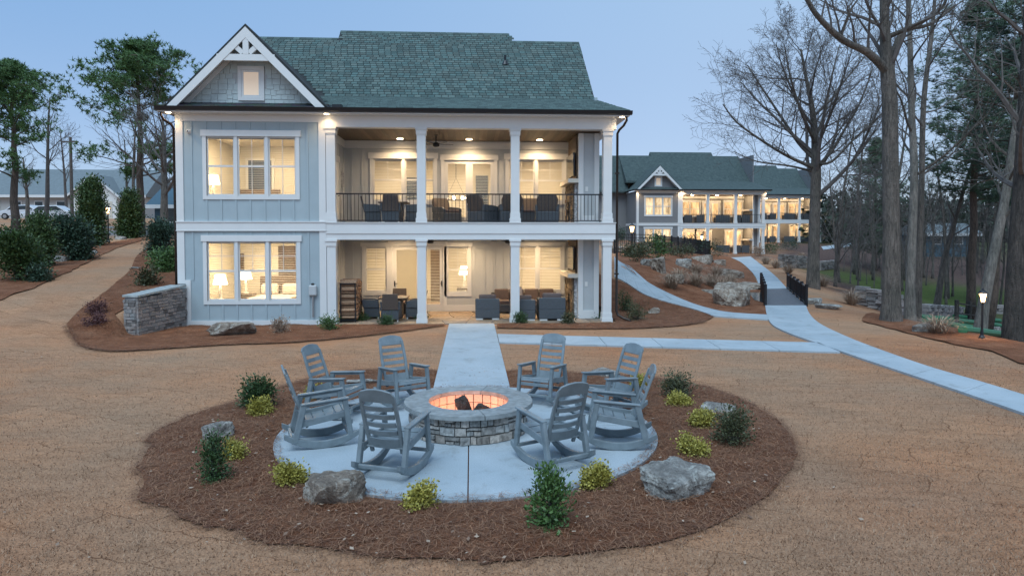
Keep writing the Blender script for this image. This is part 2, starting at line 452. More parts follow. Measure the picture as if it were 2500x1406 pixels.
def ground(X, Y):
    """height of the land"""
    # left: the walk-out slope beside the house
    xw = -9.4 - (.2 + .19 * (22.8 - Y) if Y < 22.8 else 0)
    ml = smooth((xw - X + .05) / .35) if Y > 19.9 else smooth((-8.5 - X) / 3.5)
    zl = lerp([(16.5, 0), (18.5, .1), (20.2, .42), (23, 1.0), (28, 1.45), (45, 2.42), (58, 3.3), (72, 4.3), (110, 5.6), (300, 7)], Y)
    zl *= smooth((-X - 8.5) / 2.0) if Y < 19.9 else 1
    # right
    xp = 13.0 + .374 * (Y - 28)
    zp = lerp([(28, 0), (36, .02), (62, .5), (74, .72), (98, 1.6), (140, 2.0), (300, 3.2)], Y)
    isl = 1.35 * smooth((xp - 1.2 - X) / 6.0) * smooth((Y - 23.8) / 10.5) * smooth((X - 4.4) / .8)
    zr = zp + isl
    dn = max(0, X - max(15.0, xp + 2.2)) * .2
    zr -= min(2.3, dn) * (1 - smooth((Y - 48) / 40))
    if X < -6: z = zl * ml
    elif X < 4.4: z = 0.0 if Y < 42 else lerp([(42, 0), (60, 1.6), (100, 2.6), (300, 4)], Y)
    else: z = zr
    if -9.3 < X < 4.7 and 22.7 < Y < 40: z = min(z, -.12)
    return z
def gp(px, py):
    d = ray(px, py); t0 = 4.0
    prev = t0; t = t0
    while t < 260:
        q = CAMP + d * t
        if q.z < ground(q.x, q.y):
            lo, hi = prev, t
            for _ in range(20):
                mid = (lo + hi) / 2; q = CAMP + d * mid
                if q.z < ground(q.x, q.y): hi = mid
                else: lo = mid
            q = CAMP + d * hi
            return Vector((q.x, q.y, ground(q.x, q.y)))
        prev = t; t += .25 + t * .004
    q = CAMP + d * 120
    return Vector((q.x, q.y, ground(q.x, q.y)))
# ================================================================== THE LAND
def axis(segs):
    out = []
    for a, b, s in segs:
        k = max(1, round((b - a) / s)); out += [a + (b - a) * i / k for i in range(k)]
    return out + [segs[-1][1]]
GX = axis([(-260, -60, 12), (-60, -20, 2), (-20, -12.5, .5), (-12.5, -8.5, .2), (-8.5, 4, .8), (4, 6, .25), (6, 26, .5), (26, 60, 1.7), (60, 300, 12)])
GY = axis([(-40, 2, 6), (2, 17, .5), (17, 24.5, .2), (24.5, 46, .5), (46, 100, 2), (100, 420, 16)])
G1 = gp(2300, 728); G2 = gp(2080, 560)
def zone(X, Y):
    xp = 13.0 + .374 * (Y - 28)
    nz = mnoise.noise(Vector((X * .35, Y * .35, 3))) * 1.6
    lit = smooth((X + nz - max(17.2, xp + 3.4)) / 2.4) * smooth((Y - 22.5 + nz) / 3)
    lit = max(lit, smooth((Y - 60 + nz * 3) / 12) * smooth((X + 2) / 6) * (1 - smooth((Y - 66) / 8) * .5))
    g = max(smooth(1.5 - Vector((X - G1.x, (Y - G1.y) * .7)).length / 8 + nz * .15), smooth(1.5 - Vector(((X - G2.x) * .8, (Y - G2.y) * .35)).length / 13))
    p = smooth(1 - abs(Y - (57 + X * .1)) / 4 + .4) * smooth((-X - 14) / 3) if Y > 40 else 0
    return (lit, g, p)
gv, gc = [], []
for y in GY:
    for x in GX:
        gv.append((x, y, ground(x, y))); gc.append(zone(x, y))
nx = len(GX)
gf = [(j * nx + i, j * nx + i + 1, (j + 1) * nx + i + 1, (j + 1) * nx + i) for j in range(len(GY) - 1) for i in range(nx - 1)]
mb = MB(); mb.v, mb.f, mb.c = gv, gf, gc
land = mb.build('ground', 'lawn', smooth=True, kind='structure')
land['label'] = 'tan dormant sod lawn sloping round the house'

def spline(pts, k=6, closed=False):
    P_ = [Vector(p) for p in pts]; n = len(P_); out = []
    rng = range(n) if closed else range(n - 1)
    for i in rng:
        a, b, c, d = (P_[(i - 1) % n] if closed or i > 0 else P_[0]), P_[i], P_[(i + 1) % n], (P_[(i + 2) % n] if closed or i + 2 < n else P_[-1])
        for j in range(k):
            t = j / k
            out.append(.5 * ((2 * b) + (-a + c) * t + (2 * a - 5 * b + 4 * c - d) * t * t + (-a + 3 * b - 3 * c + d) * t ** 3))
    if not closed: out.append(P_[-1])
    return out
def inside(poly, x, y):
    r = False; j = len(poly) - 1
    for i in range(len(poly)):
        xi, yi = poly[i][0], poly[i][1]; xj, yj = poly[j][0], poly[j][1]
        if (yi > y) != (yj > y) and x < (xj - xi) * (y - yi) / (yj - yi) + xi: r = not r
        j = i
    return r
def inside_np(poly, X, Y):
    r = np.zeros(len(X), bool); j = len(poly) - 1
    for i in range(len(poly)):
        xi, yi, xj, yj = poly[i][0], poly[i][1], poly[j][0], poly[j][1]
        if yi != yj:
            r ^= ((yi > Y) != (yj > Y)) & (X < (xj - xi) * (Y - yi) / (yj - yi) + xi)
        j = i
    return r
def drape(name, poly, spacing, zfun, mat, kind='structure', skirt=0, parent=None, smoothn=True):
    poly = [Vector((p[0], p[1])) for p in poly]
    xs = [p.x for p in poly]; ys = [p.y for p in poly]
    pts = list(poly); n = len(pts)
    rg = np.random.default_rng(len(name) + n)
    gx_, gy_ = np.meshgrid(np.arange(min(xs) + spacing * .5, max(xs), spacing), np.arange(min(ys) + spacing * .5, max(ys), spacing))
    qx = gx_.ravel() + rg.uniform(-.2, .2, gx_.size) * spacing; qy = gy_.ravel() + rg.uniform(-.2, .2, gx_.size) * spacing
    k = inside_np([(p.x, p.y) for p in poly], qx, qy)
    pts += [Vector(q) for q in zip(qx[k], qy[k])]
    v2, e, f, _, _, _ = delaunay_2d_cdt(pts, [(i, (i + 1) % n) for i in range(n)], [], 1, 1e-5)
    mb = MB()
    mb.v = [(p.x, p.y, zfun(p.x, p.y)) for p in v2]; mb.f = [tuple(t) for t in f]; mb.c = [(.5, .5, .5)] * len(mb.v)
    if skirt:
        for i in range(n):
            a, b = poly[i], poly[(i + 1) % n]
            za, zb = zfun(a.x, a.y), zfun(b.x, b.y)
            mb.quad((a.x, a.y, za), (b.x, b.y, zb), (b.x, b.y, zb - skirt), (a.x, a.y, za - skirt))
    o = mb.build(name, mat, smooth=False, kind=kind, parent=parent)
    if smoothn: o.data.shade_smooth()
    return o, mb
def world_poly(pix, flat=False): return [(onZ(*p) if flat else gp(*p)) for p in pix]
def rag(poly, amp, seed):
    rg = random.Random(seed); out = []
    for p in poly:
        q = Vector((p[0], p[1])); k = mnoise.noise(Vector((q.x * 2.3, q.y * 2.3, seed))) * amp + rg.uniform(-.3, .3) * amp
        out.append(Vector((q.x + k, q.y + k * .7)))
    return out

PITC = Vector((-.045, 10.30, 0)); PADR = 2.80
# ------------------------------------------------------------------ pine straw beds
bedA = spline(world_poly([(700, 940), (560, 985), (460, 1018), (390, 1052), (352, 1100), (345, 1190), (385, 1238), (470, 1275), (580, 1303), (700, 1333), (850, 1352), (1000, 1363), (1150, 1370),
        (1300, 1368), (1450, 1352), (1600, 1330), (1710, 1298), (1805, 1255), (1885, 1200), (1938, 1130), (1935, 1080), (1900, 1030), (1850, 998), (1770, 960), (1690, 938), (1590, 922), (1400, 910),
        (1250, 906), (1150, 905), (1050, 906), (900, 905), (790, 918)], True), 8, True)
bedA = rag(bedA, .10, 5)
_bA = np.array([(p.x, p.y) for p in bedA])
def zA(x, y):
    r = (Vector((x, y)) - PITC.xy).length
    m = smooth((r - PADR - .02) / .25)
    if y > 12 and abs(x) < .95: m *= smooth((abs(x) - .76) / .15)
    ed = float(np.sqrt(((_bA - (x, y)) ** 2).sum(1).min()))
    m *= .25 + .75 * smooth(ed / .35)
    return .012 + m * (.05 + .025 * mnoise.noise(Vector((x * 3, y * 3, 0))))
bedA_o, bedA_m = drape('mulch_bed', bedA, .16, zA, 'pine_straw')
bedA_o['label'] = 'oval bed of red brown pine straw round the fire pit'
def zbed(x, y): return ground(x, y) + .035 + .02 * mnoise.noise(Vector((x * 2.5, y * 2.5, 1)))
bedB = spline(world_poly([(160, 828), (205, 852), (290, 859), (400, 853), (560, 843), (700, 838), (850, 826), (1000, 808), (1083, 796)], True), 6)
bedB = rag(bedB, .05, 6) + [Vector((-.86, 22.35)), Vector((-4.9, 22.5)), Vector((-4.9, 22.74)), Vector((-9.25, 22.74)), Vector((-9.62, 20.6)), Vector((-10.6, 20.9)), Vector((-10.5, 23)), Vector((-9.6, 24)),
        Vector((-9.6, 34))] + [Vector((p.x, p.y)) for p in spline(world_poly([(370, 600), (335, 625), (318, 660), (285, 690), (250, 718), (205, 750), (172, 782)]), 5)]
bedB_o, bedB_m = drape('mulch_bed', bedB, .3, zbed, 'pine_straw'); bedB_o['label'] = 'long pine straw bed under the bedroom wing and stone wall'
bedC = rag(spline(world_poly([(1214, 802), (1300, 804), (1500, 804), (1600, 801), (1690, 793), (1735, 780)], True), 5), .05, 7) + [Vector((p.x, p.y)) for p in spline([gp(*q) for q in ((1742, 774), (1730, 769), (1680, 754), (1620, 738), (1570, 720), (1530, 695))], 5)] + [Vector((5.6, 32)), Vector((4.85, 32)), Vector((4.85, 22.45)), Vector((.85, 22.35))]
bedC_o, bedC_m = drape('mulch_bed', bedC, .3, zbed, 'pine_straw'); bedC_o['label'] = 'pine straw bed along the porch edge and right house corner'
pathL_top = [(1500, 628), (1530, 655), (1580, 690), (1650, 726), (1720, 752), (1780, 765), (1876, 771)]
pathL_bot = [(1876, 783), (1745, 774), (1730, 769), (1680, 753), (1620, 737), (1570, 719), (1530, 693), (1500, 678)]
bedD = [Vector((p.x, p.y)) for p in spline(world_poly([(1876, 770), (1780, 764), (1720, 751), (1650, 725), (1580, 689), (1530, 654), (1505, 632)]), 4)] + [Vector((p.x, p.y)) for p in world_poly([(1502, 613), (1600, 612), (1700, 614), (1780, 628), (1812, 642), (1838, 668), (1852, 700), (1866, 745)])]
bedD_o, bedD_m = drape('mulch_bed', bedD, .5, zbed, 'pine_straw'); bedD_o['label'] = 'sloping pine straw island with boulders between the two walks'
bedE = rag(spline(world_poly([(-60, 762), (60, 712), (130, 682), (190, 655), (240, 628), (300, 602), (345, 588)]), 5), .1, 8)
bedE = bedE + [Vector((bedE[-1].x - 1, bedE[-1].y + 6)), Vector((bedE[0].x - 8, bedE[-1].y + 2)), Vector((bedE[0].x - 6, bedE[0].y + 2))]
bedE_o, bedE_m = drape('mulch_bed', bedE, .6, zbed, 'pine_straw'); bedE_o['label'] = 'pine straw strip under the tall evergreens on the slope'
bedF = rag(spline(world_poly([(2105, 778), (2150, 797), (2230, 818), (2330, 842), (2420, 858), (2560, 872), (2560, 815), (2420, 818), (2330, 800), (2240, 780), (2170, 768)]), 4, True), .08, 9)
bedF_o, bedF_m = drape('mulch_bed', bedF, .35, zbed, 'pine_straw'); bedF_o['label'] = 'pine straw bed round the big trunk at the wood edge'

# loose needles on the straw, one mass
def scatter_needles(name, beds, rnd, mat, parent=None):
    V, F, C = [], [], []
    for m_, n, L, W in beds:
        tv = np.array(m_.v); tf = np.array([f for f in m_.f if len(f) == 3])
        a, b, c = tv[tf[:, 0]], tv[tf[:, 1]], tv[tf[:, 2]]
        ar = np.linalg.norm(np.cross(b - a, c - a), axis=1); ar /= ar.sum()
        idx = rnd.choice(len(tf), n, p=ar)
        u, w = rnd.random(n), rnd.random(n); k = u + w > 1; u[k], w[k] = 1 - u[k], 1 - w[k]
        p = a[idx] + (b[idx] - a[idx]) * u[:, None] + (c[idx] - a[idx]) * w[:, None]
        if m_ is bedA_m:
            k_ = (np.hypot(p[:, 0] - PITC.x, p[:, 1] - PITC.y) > PADR - .07 * rnd.random(n) ** 3) & ~((np.abs(p[:, 0]) < .76) & (p[:, 1] > 12)); p = p[k_]; n = len(p)
        th = rnd.random(n) * 2 * pi; ln = L * (.6 + .8 * rnd.random(n))
        d = np.stack([np.cos(th), np.sin(th), np.zeros(n)], 1); s = np.stack([-np.sin(th), np.cos(th), np.zeros(n)], 1)
        cv = (rnd.random(n) - .5)[:, None] * .35 * ln[:, None]
        h0 = rnd.random(n) * .025; h1 = h0 + (rnd.random(n) - .3) * .03; h2 = rnd.random(n) * .02
        z = np.array([0, 0, 1.])
        q0 = p - d * ln[:, None] / 2 + z * (.004 + h0)[:, None]; q1 = p + s * cv + z * (.012 + h1)[:, None]; q2 = p + d * ln[:, None] / 2 + z * (.004 + h2)[:, None]
        ww = s * W
        o = len(V) and sum(len(x) for x in V)
        vv = np.stack([q0 - ww, q0 + ww, q1 + ww, q1 - ww, q2], 1).reshape(-1, 3)
        V.append(vv); base = np.arange(n) * 5 + o
        F += [(i, i + 1, i + 2, i + 3) for i in base] + [(i + 3, i + 2, i + 4) for i in base]
        cc = np.clip(rnd.random(n) ** 1.7, 0, 1); C.append(np.repeat(cc, 5))
    mb = MB(); mb.v = np.concatenate(V).tolist(); mb.f = F; mb.c = np.concatenate(C).tolist()
    return mb.build(name, mat, kind='stuff')
rnd = np.random.default_rng(4)
class EdgeStrip:
    """thin ribbon along a bed edge where straw spills over"""
    def __init__(s, pts, zf, w):
        s.v, s.f = [], []
        n_ = len(pts)
        for i in range(n_):
            p, q = pts[i], pts[(i + 1) % n_]
            d = Vector((q[0] - p[0], q[1] - p[1]))
            if d.length < 1e-4 or d.length > 1.5: continue
            nn_ = Vector((-d.y, d.x)).normalized() * w
            o_ = len(s.v)
            for (x, y) in ((p[0] - nn_.x, p[1] - nn_.y), (q[0] - nn_.x, q[1] - nn_.y), (q[0] + nn_.x, q[1] + nn_.y), (p[0] + nn_.x, p[1] + nn_.y)): s.v.append((x, y, zf(x, y)))
            s.f += [(o_, o_ + 1, o_ + 2), (o_, o_ + 2, o_ + 3)]
edgeA = EdgeStrip([(p.x, p.y) for p in bedA], lambda x, y: .012, .09)
padE = EdgeStrip([(PITC.x + (PADR - .03) * cos(t), PITC.y + (PADR - .03) * sin(t)) for t in [2 * pi * i / 90 for i in range(90)]], lambda x, y: .052, .06)
edgeB = EdgeStrip([(p.x, p.y) for p in bedB[:50]], lambda x, y: ground(x, y) + .02, .1)
edgeC = EdgeStrip([(p.x, p.y) for p in bedC[:24]], lambda x, y: ground(x, y) + .02, .1)
o = scatter_needles('pine_straw', [(bedA_m, 62000, .15, .0021), (bedB_m, 11000, .2, .004), (bedC_m, 8000, .2, .004), (edgeA, 3800, .14, .0022), (padE, 1300, .13, .0022), (edgeB, 1500, .2, .004), (edgeC, 800, .2, .004)], rnd, 'straw')
o['label'] = 'loose red brown pine needles strewn over the planting beds'

# short dry sod blades where the lawn is near enough to show them
def sod():
    n = 150000; rg = np.random.default_rng(11)
    Y = 5.2 + (rg.random(n) ** 1.6) * 12.5
    X = (rg.random(n) - .5) * 2 * (Y * .82 + .6) + Y * .06
    ok = ~(inside_np([(p.x, p.y) for p in bedA], X, Y) | ((np.abs(X) < .85) & (Y > 12)) | inside_np(PATHR2D, X, Y))
    X, Y = X[ok], Y[ok]; n = len(X)
    Z = np.array([ground(x, y) if (x < -8 or x > 14 or y > 16.5) else 0.0 for x, y in zip(X, Y)])
    th = rg.random(n) * 2 * pi; hgt = .01 + .028 * rg.random(n) ** 1.5; w = .0035 + .003 * rg.random(n)
    lx, ly = (rg.random(n) - .5) * .06, (rg.random(n) - .5) * .06
    a = np.stack([X - np.cos(th) * w, Y - np.sin(th) * w, Z - .003], 1); b = np.stack([X + np.cos(th) * w, Y + np.sin(th) * w, Z - .003], 1)
    c = np.stack([X + lx, Y + ly, Z + hgt], 1)
    mb = MB(); mb.v = np.stack([a, b, c], 1).reshape(-1, 3).tolist(); mb.f = [(i, i + 1, i + 2) for i in range(0, 3 * n, 3)]
    mb.c = np.repeat(rg.random(n), 3).tolist()
    o = mb.build('grass', 'sod_blade', kind='stuff'); o['label'] = 'short tan dormant grass blades of the near lawn'

# ------------------------------------------------------------------ concrete
def zpath(x, y): return ground(x, y) + .05
pathR = spline(world_poly([(1868, 748), (1872, 770), (1885, 795), (1930, 818), (2010, 846), (2100, 878), (2240, 925), (2400, 980), (2560, 1036)], True), 4) + \
        list(reversed(spline(world_poly([(1968, 748), (1976, 768), (2000, 792), (2060, 822), (2140, 854), (2270, 900), (2400, 938), (2560, 988)], True), 4)))
PATHR2D = [(p.x, p.y) for p in pathR]
def struct(o, label): o['kind'] = 'structure'; o['label'] = label; return o
def resample(pts, n_):
    P_ = [Vector((p[0], p[1])) for p in pts]; L = [0]
    for p, q in zip(P_, P_[1:]): L.append(L[-1] + (q - p).length)
    out = []; k = 0
    for i in range(n_ + 1):
        t = L[-1] * i / n_
        while k < len(L) - 2 and L[k + 1] < t: k += 1
        out.append(P_[k].lerp(P_[k + 1], (t - L[k]) / max(1e-6, L[k + 1] - L[k])))
    return out
def slab_walk(left, right, label, n_slab, sub=4, gap=.012):
    l_, r_ = resample(left, n_slab * sub), resample(right, n_slab * sub)
    root = empty('walk', (l_[0].x, l_[0].y, ground(l_[0].x, l_[0].y))); struct(root, label); o0 = root.location.copy()
    for s in range(n_slab):
        m_ = MB(); a, b_ = [], []
        for k in range(sub + 1):
            i = s * sub + k; p, q = l_[i].copy(), r_[i].copy()
            if k == 0: p += (l_[i + 1] - p).normalized() * gap; q += (r_[i + 1] - q).normalized() * gap
            a.append(p); b_.append(q)
        V = []; nw = 4
        for p, q in zip(a, b_):
            for w in range(nw + 1):
                c_ = p.lerp(q, w / nw); V.append((c_.x - o0.x, c_.y - o0.y, zpath(c_.x, c_.y) - o0.z))
        fs = [(k * (nw + 1) + w, k * (nw + 1) + w + 1, (k + 1) * (nw + 1) + w + 1, (k + 1) * (nw + 1) + w) for k in range(sub) for w in range(nw)]
        m_._add(V, fs)
        ring = [k * (nw + 1) for k in range(sub + 1)] + [sub * (nw + 1) + w for w in range(1, nw + 1)] + [k * (nw + 1) + nw for k in range(sub - 1, -1, -1)] + [w for w in range(nw - 1, 0, -1)]
        o_ = len(m_.v); dn = [(m_.v[i][0], m_.v[i][1], m_.v[i][2] - .1) for i in ring]; m_._add(dn, [])
        m_.f += [(ring[i], o_ + i, o_ + (i + 1) % len(ring), ring[(i + 1) % len(ring)]) for i in range(len(ring))]
        m_.build('slab', 'concrete', root)
def run_on(e_, d=9.0):
    v = (e_[-1] - e_[-4]); v.z = 0; v = v.normalized(); return e_ + [e_[-1] + v * d * k / 6 for k in range(1, 7)]
_wl = run_on(spline(world_poly([(1868, 748), (1872, 770), (1885, 795), (1930, 818), (2010, 846), (2100, 878), (2240, 925), (2400, 980), (2560, 1036)], True), 4))
_wr = run_on(spline(world_poly([(1968, 748), (1976, 768), (2000, 792), (2060, 822), (2140, 854), (2270, 900), (2400, 938), (2560, 988)], True), 4))
PATHR2D = [(p.x, p.y) for p in _wl] + [(p.x, p.y) for p in reversed(_wr)]
slab_walk(_wl, _wr, 'pale concrete walk curving from the bridge to the right edge', 17)
slab_walk(spline(world_poly(pathL_top), 5), list(reversed(spline(world_poly(pathL_bot), 5))), 'concrete walk climbing the slope beside the house', 8)
slab_walk(spline(world_poly([(1858, 708), (1850, 690), (1838, 668), (1810, 642), (1786, 630)]), 4), list(reversed(spline(world_poly([(1832, 627), (1850, 641), (1888, 671), (1922, 706)]), 4))), 'concrete walk from the bridge up to the far building', 12)
pathV = world_poly([(2010, 610), (2060, 604), (2120, 594), (2100, 590), (2040, 598), (2005, 603)])
o, _ = drape('path', [(p.x, p.y) for p in pathV], 1.0, zpath, 'concrete', skirt=.1); o['label'] = 'pale far walk beyond the spreading bare tree'

# walk from the porch to the fire pit: separate slabs
walk = empty('walk', (0, 12.85, 0)); struct(walk, 'straight concrete walk from the porch to the fire pit')
ys = [12.72, 16.1, 19.5, 22.3]
for a, b in zip(ys, ys[1:]):
    mb = MB(); w0 = .735; mb.box(-w0, w0, a + .004 - 12.85, b - .004 - 12.85, -.05, .055); mb.build('slab', 'concrete', walk, bevel=.008)
side = empty('walk', (.8, 19.3, 0)); struct(side, 'narrow concrete cross walk joining the two walks on the lawn')
def sidept(t, s): # t along, s 0..1 across
    a = Vector((.745, 20.0)).lerp(Vector((9.4, 17.9)), t); b = Vector((.745, 18.5)).lerp(Vector((9.2, 16.45)), t)
    return a.lerp(b, s)
for i in range(6):
    t0, t1 = i / 6 + .0008, (i + 1) / 6 - .0008
    pts = [sidept(t0, 0), sidept(t0, 1), sidept(t1, 1), sidept(t1, 0)]
    mb = MB(); mb.extrude([(p.x - .8, p.y - 19.3, -.05) for p in pts], (0, 0, .1)); mb.build('slab', 'concrete', side, bevel=.008)

pad = empty('fire_pit_pad', (PITC.x, PITC.y, 0)); struct(pad, 'round pale concrete pad under the rocking chairs')
for k in range(4):
    # four quadrants with a sawn joint between them
    pts = [(0.0, 0.0)]
    a0 = -pi / 2 + k * pi / 2
    pts += [(PADR * cos(a0 + pi / 2 * i / 20), PADR * sin(a0 + pi / 2 * i / 20)) for i in range(21)]
    cx, cy = cos(a0 + pi / 4) * .011, sin(a0 + pi / 4) * .011
    mb = MB(); mb.extrude([(x + cx, y + cy, -.05) for x, y in pts], (0, 0, .10)); mb.build('slab', 'concrete', pad)
sod()

# fallen leaves and bits of debris
def litter():
    rg = random.Random(19); m_ = MB()
    for i in range(520):
        if i % 3: t = rg.uniform(0, 2 * pi); rr = rg.uniform(2.85, 4.6); x, y = PITC.x + rr * cos(t), PITC.y + rr * sin(t) * .98
        else: y = rg.uniform(5.5, 20); x = rg.uniform(-1, 1) * y * .7
        d = (Vector((x, y)) - PITC.xy).length
        if d < 2.8 or (abs(x) < .8 and y > 12): z = .056
        elif d < 4.4: z = .1
        else: z = ground(x, y) + .03
        a = rg.uniform(0, 6.3); s = rg.uniform(.014, .034); e1 = Vector((cos(a), sin(a), rg.uniform(-.3, .3))) * s; e2 = Vector((-sin(a), cos(a), rg.uniform(-.3, .5))) * s * .6; c = Vector((x, y, z))
        if d < 2.8 and rg.random() < .8: continue
        m_.quad(c - e1, c + e2, c + e1, c - e2, rg.random())
    o = m_.build('fallen_leaves', 'dead_leaf', kind='stuff'); o['label'] = 'small fallen leaves scattered over lawn and straw'
leafmat('dead_leaf', (.16, .085, .05), (.5, .38, .28), .8)
litter()
# ================================================================== HOUSES
def wall_x(mb, x0, x1, z0, z1, y0, y1, ops):
    xs = sorted({x0, x1, *[v for o in ops for v in (max(x0, o[0]), min(x1, o[1]))]}); zs = sorted({z0, z1, *[v for o in ops for v in (max(z0, o[2]), min(z1, o[3]))]})
    for a, b in zip(xs, xs[1:]):
        run = None
        for c, d in zip(zs, zs[1:]):
            mx, mz = (a + b) / 2, (c + d) / 2
            hole = any(o[0] < mx < o[1] and o[2] < mz < o[3] for o in ops)
            if not hole: run = (run[0], d) if run else (c, d)
            if (hole or d == zs[-1]) and run: mb.box(a, b, y0, y1, *run); run = None
def window(root, x0, x1, z0, z1, y, n=1, mun='all', far=False, blind=True, head=.17, cas=.12, side=None):
    """x0..x1, z0..z1 is the glazed opening in a wall whose face is y, looking towards -y"""
    mb = MB(); pj = .035
    mb.box(x0 - cas, x0, y - pj, y + .1, z0 - cas, z1); mb.box(x1, x1 + cas, y - pj, y + .1, z0 - cas, z1)
    mb.box(x0, x1, y - pj, y + .1, z0 - cas, z0)
    mb.box(x0 - cas - .05, x1 + cas + .05, y - pj - .02, y + .1, z1, z1 + head)
    mul = .1; w = (x1 - x0 - mul * (n - 1)) / n
    for i in range(1, n): mb.box(x0 + i * (w + mul) - mul, x0 + i * (w + mul), y - pj + .004, y + .1, z0, z1)
    win = mb.build('window', 'white_trim', root)
    for i in range(n):
        a = x0 + i * (w + mul); b = a + w; zm = (z0 + z1) / 2; t = .045
        s = MB(); s.box(a, a + t, y + .03, y + .075, z0, z1); s.box(b - t, b, y + .03, y + .075, z0, z1)
        s.box(a + t, b - t, y + .03, y + .075, z0, z0 + t + .01); s.box(a + t, b - t, y + .03, y + .075, z1 - t, z1); s.box(a + t, b - t, y + .022, y + .075, zm - .03, zm + .03)
        s.build('sash', 'white_trim', win)
        if far:
            MB().box(a + t, b - t, y + .05, y + .06, z0 + t, z1 - t).build('pane', 'lit_window', win)
        else:
            for c, d in ((z0 + t + .01, zm - .03), (zm + .03, z1 - t)):
                g = MB(); g.quad((a + t, y + .055, c), (b - t, y + .055, c), (b - t, y + .055, d), (a + t, y + .055, d)); g.build('pane', 'glass', win)
            if mun:
                g = MB(); xm = (a + b) / 2; g.box(xm - .009, xm + .009, y + .045, y + .065, (z0 if mun == 'vert' else zm + .03), z1 - t)
                if mun == 'all': g.box(a + t, b - t, y + .045, y + .065, (zm + z1) / 2 - .009, (zm + z1) / 2 + .009)
                g.build('muntin', 'white_trim', win)
            if blind:
                g = MB(); g.box(a + .02, b - .02, y + .13, y + .19, z1 - .07, z1 - .01)
                z = z1 - .1; low = z0 + .03
                while z > low:
                    g.quad((a + .03, y + .125, z - .002), (b - .03, y + .125, z - .002), (b - .03, y + .172, z + .008), (a + .03, y + .172, z + .008)); z -= .058
                g.build('blind', 'bread_white', win)
    return win
def glazed_door(root, x0, x1, z0, z1, y, far=False, handle=1, blind=True):
    """a door leaf with one tall light"""
    d = MB(); t = .13
    d.box(x0, x0 + t, y + .02, y + .07, z0, z1); d.box(x1 - t, x1, y + .02, y + .07, z0, z1); d.box(x0 + t, x1 - t, y + .02, y + .07, z0, z0 + .26); d.box(x0 + t, x1 - t, y + .02, y + .07, z1 - t, z1)
    dr = d.build('door', 'white_trim', root)
    if far: MB().box(x0 + t, x1 - t, y + .04, y + .05, z0 + .26, z1 - t).build('pane', 'lit_window', dr)
    else:
        g = MB(); g.quad((x0 + t, y + .045, z0 + .26), (x1 - t, y + .045, z0 + .26), (x1 - t, y + .045, z1 - t), (x0 + t, y + .045, z1 - t)); g.build('pane', 'glass', dr)
        hx = x1 - .06 if handle > 0 else x0 + .06
        MB().box(hx - .02, hx + .02, y - .01, y + .03, z0 + .95, z0 + 1.15).bar((hx, y - .03, z0 + 1.05), (hx - handle * .11, y - .03, z0 + 1.05), .02, .02).build('handle', 'black_metal', dr)
        if blind:
            g = MB(); z = z1 - t - .05
            while z > z0 + .3:
                g.quad((x0 + t, y + .10, z - .002), (x1 - t, y + .10, z - .002), (x1 - t, y + .145, z + .008), (x0 + t, y + .145, z + .008)); z -= .058
            g.build('blind', 'bread_white', dr)
    return dr

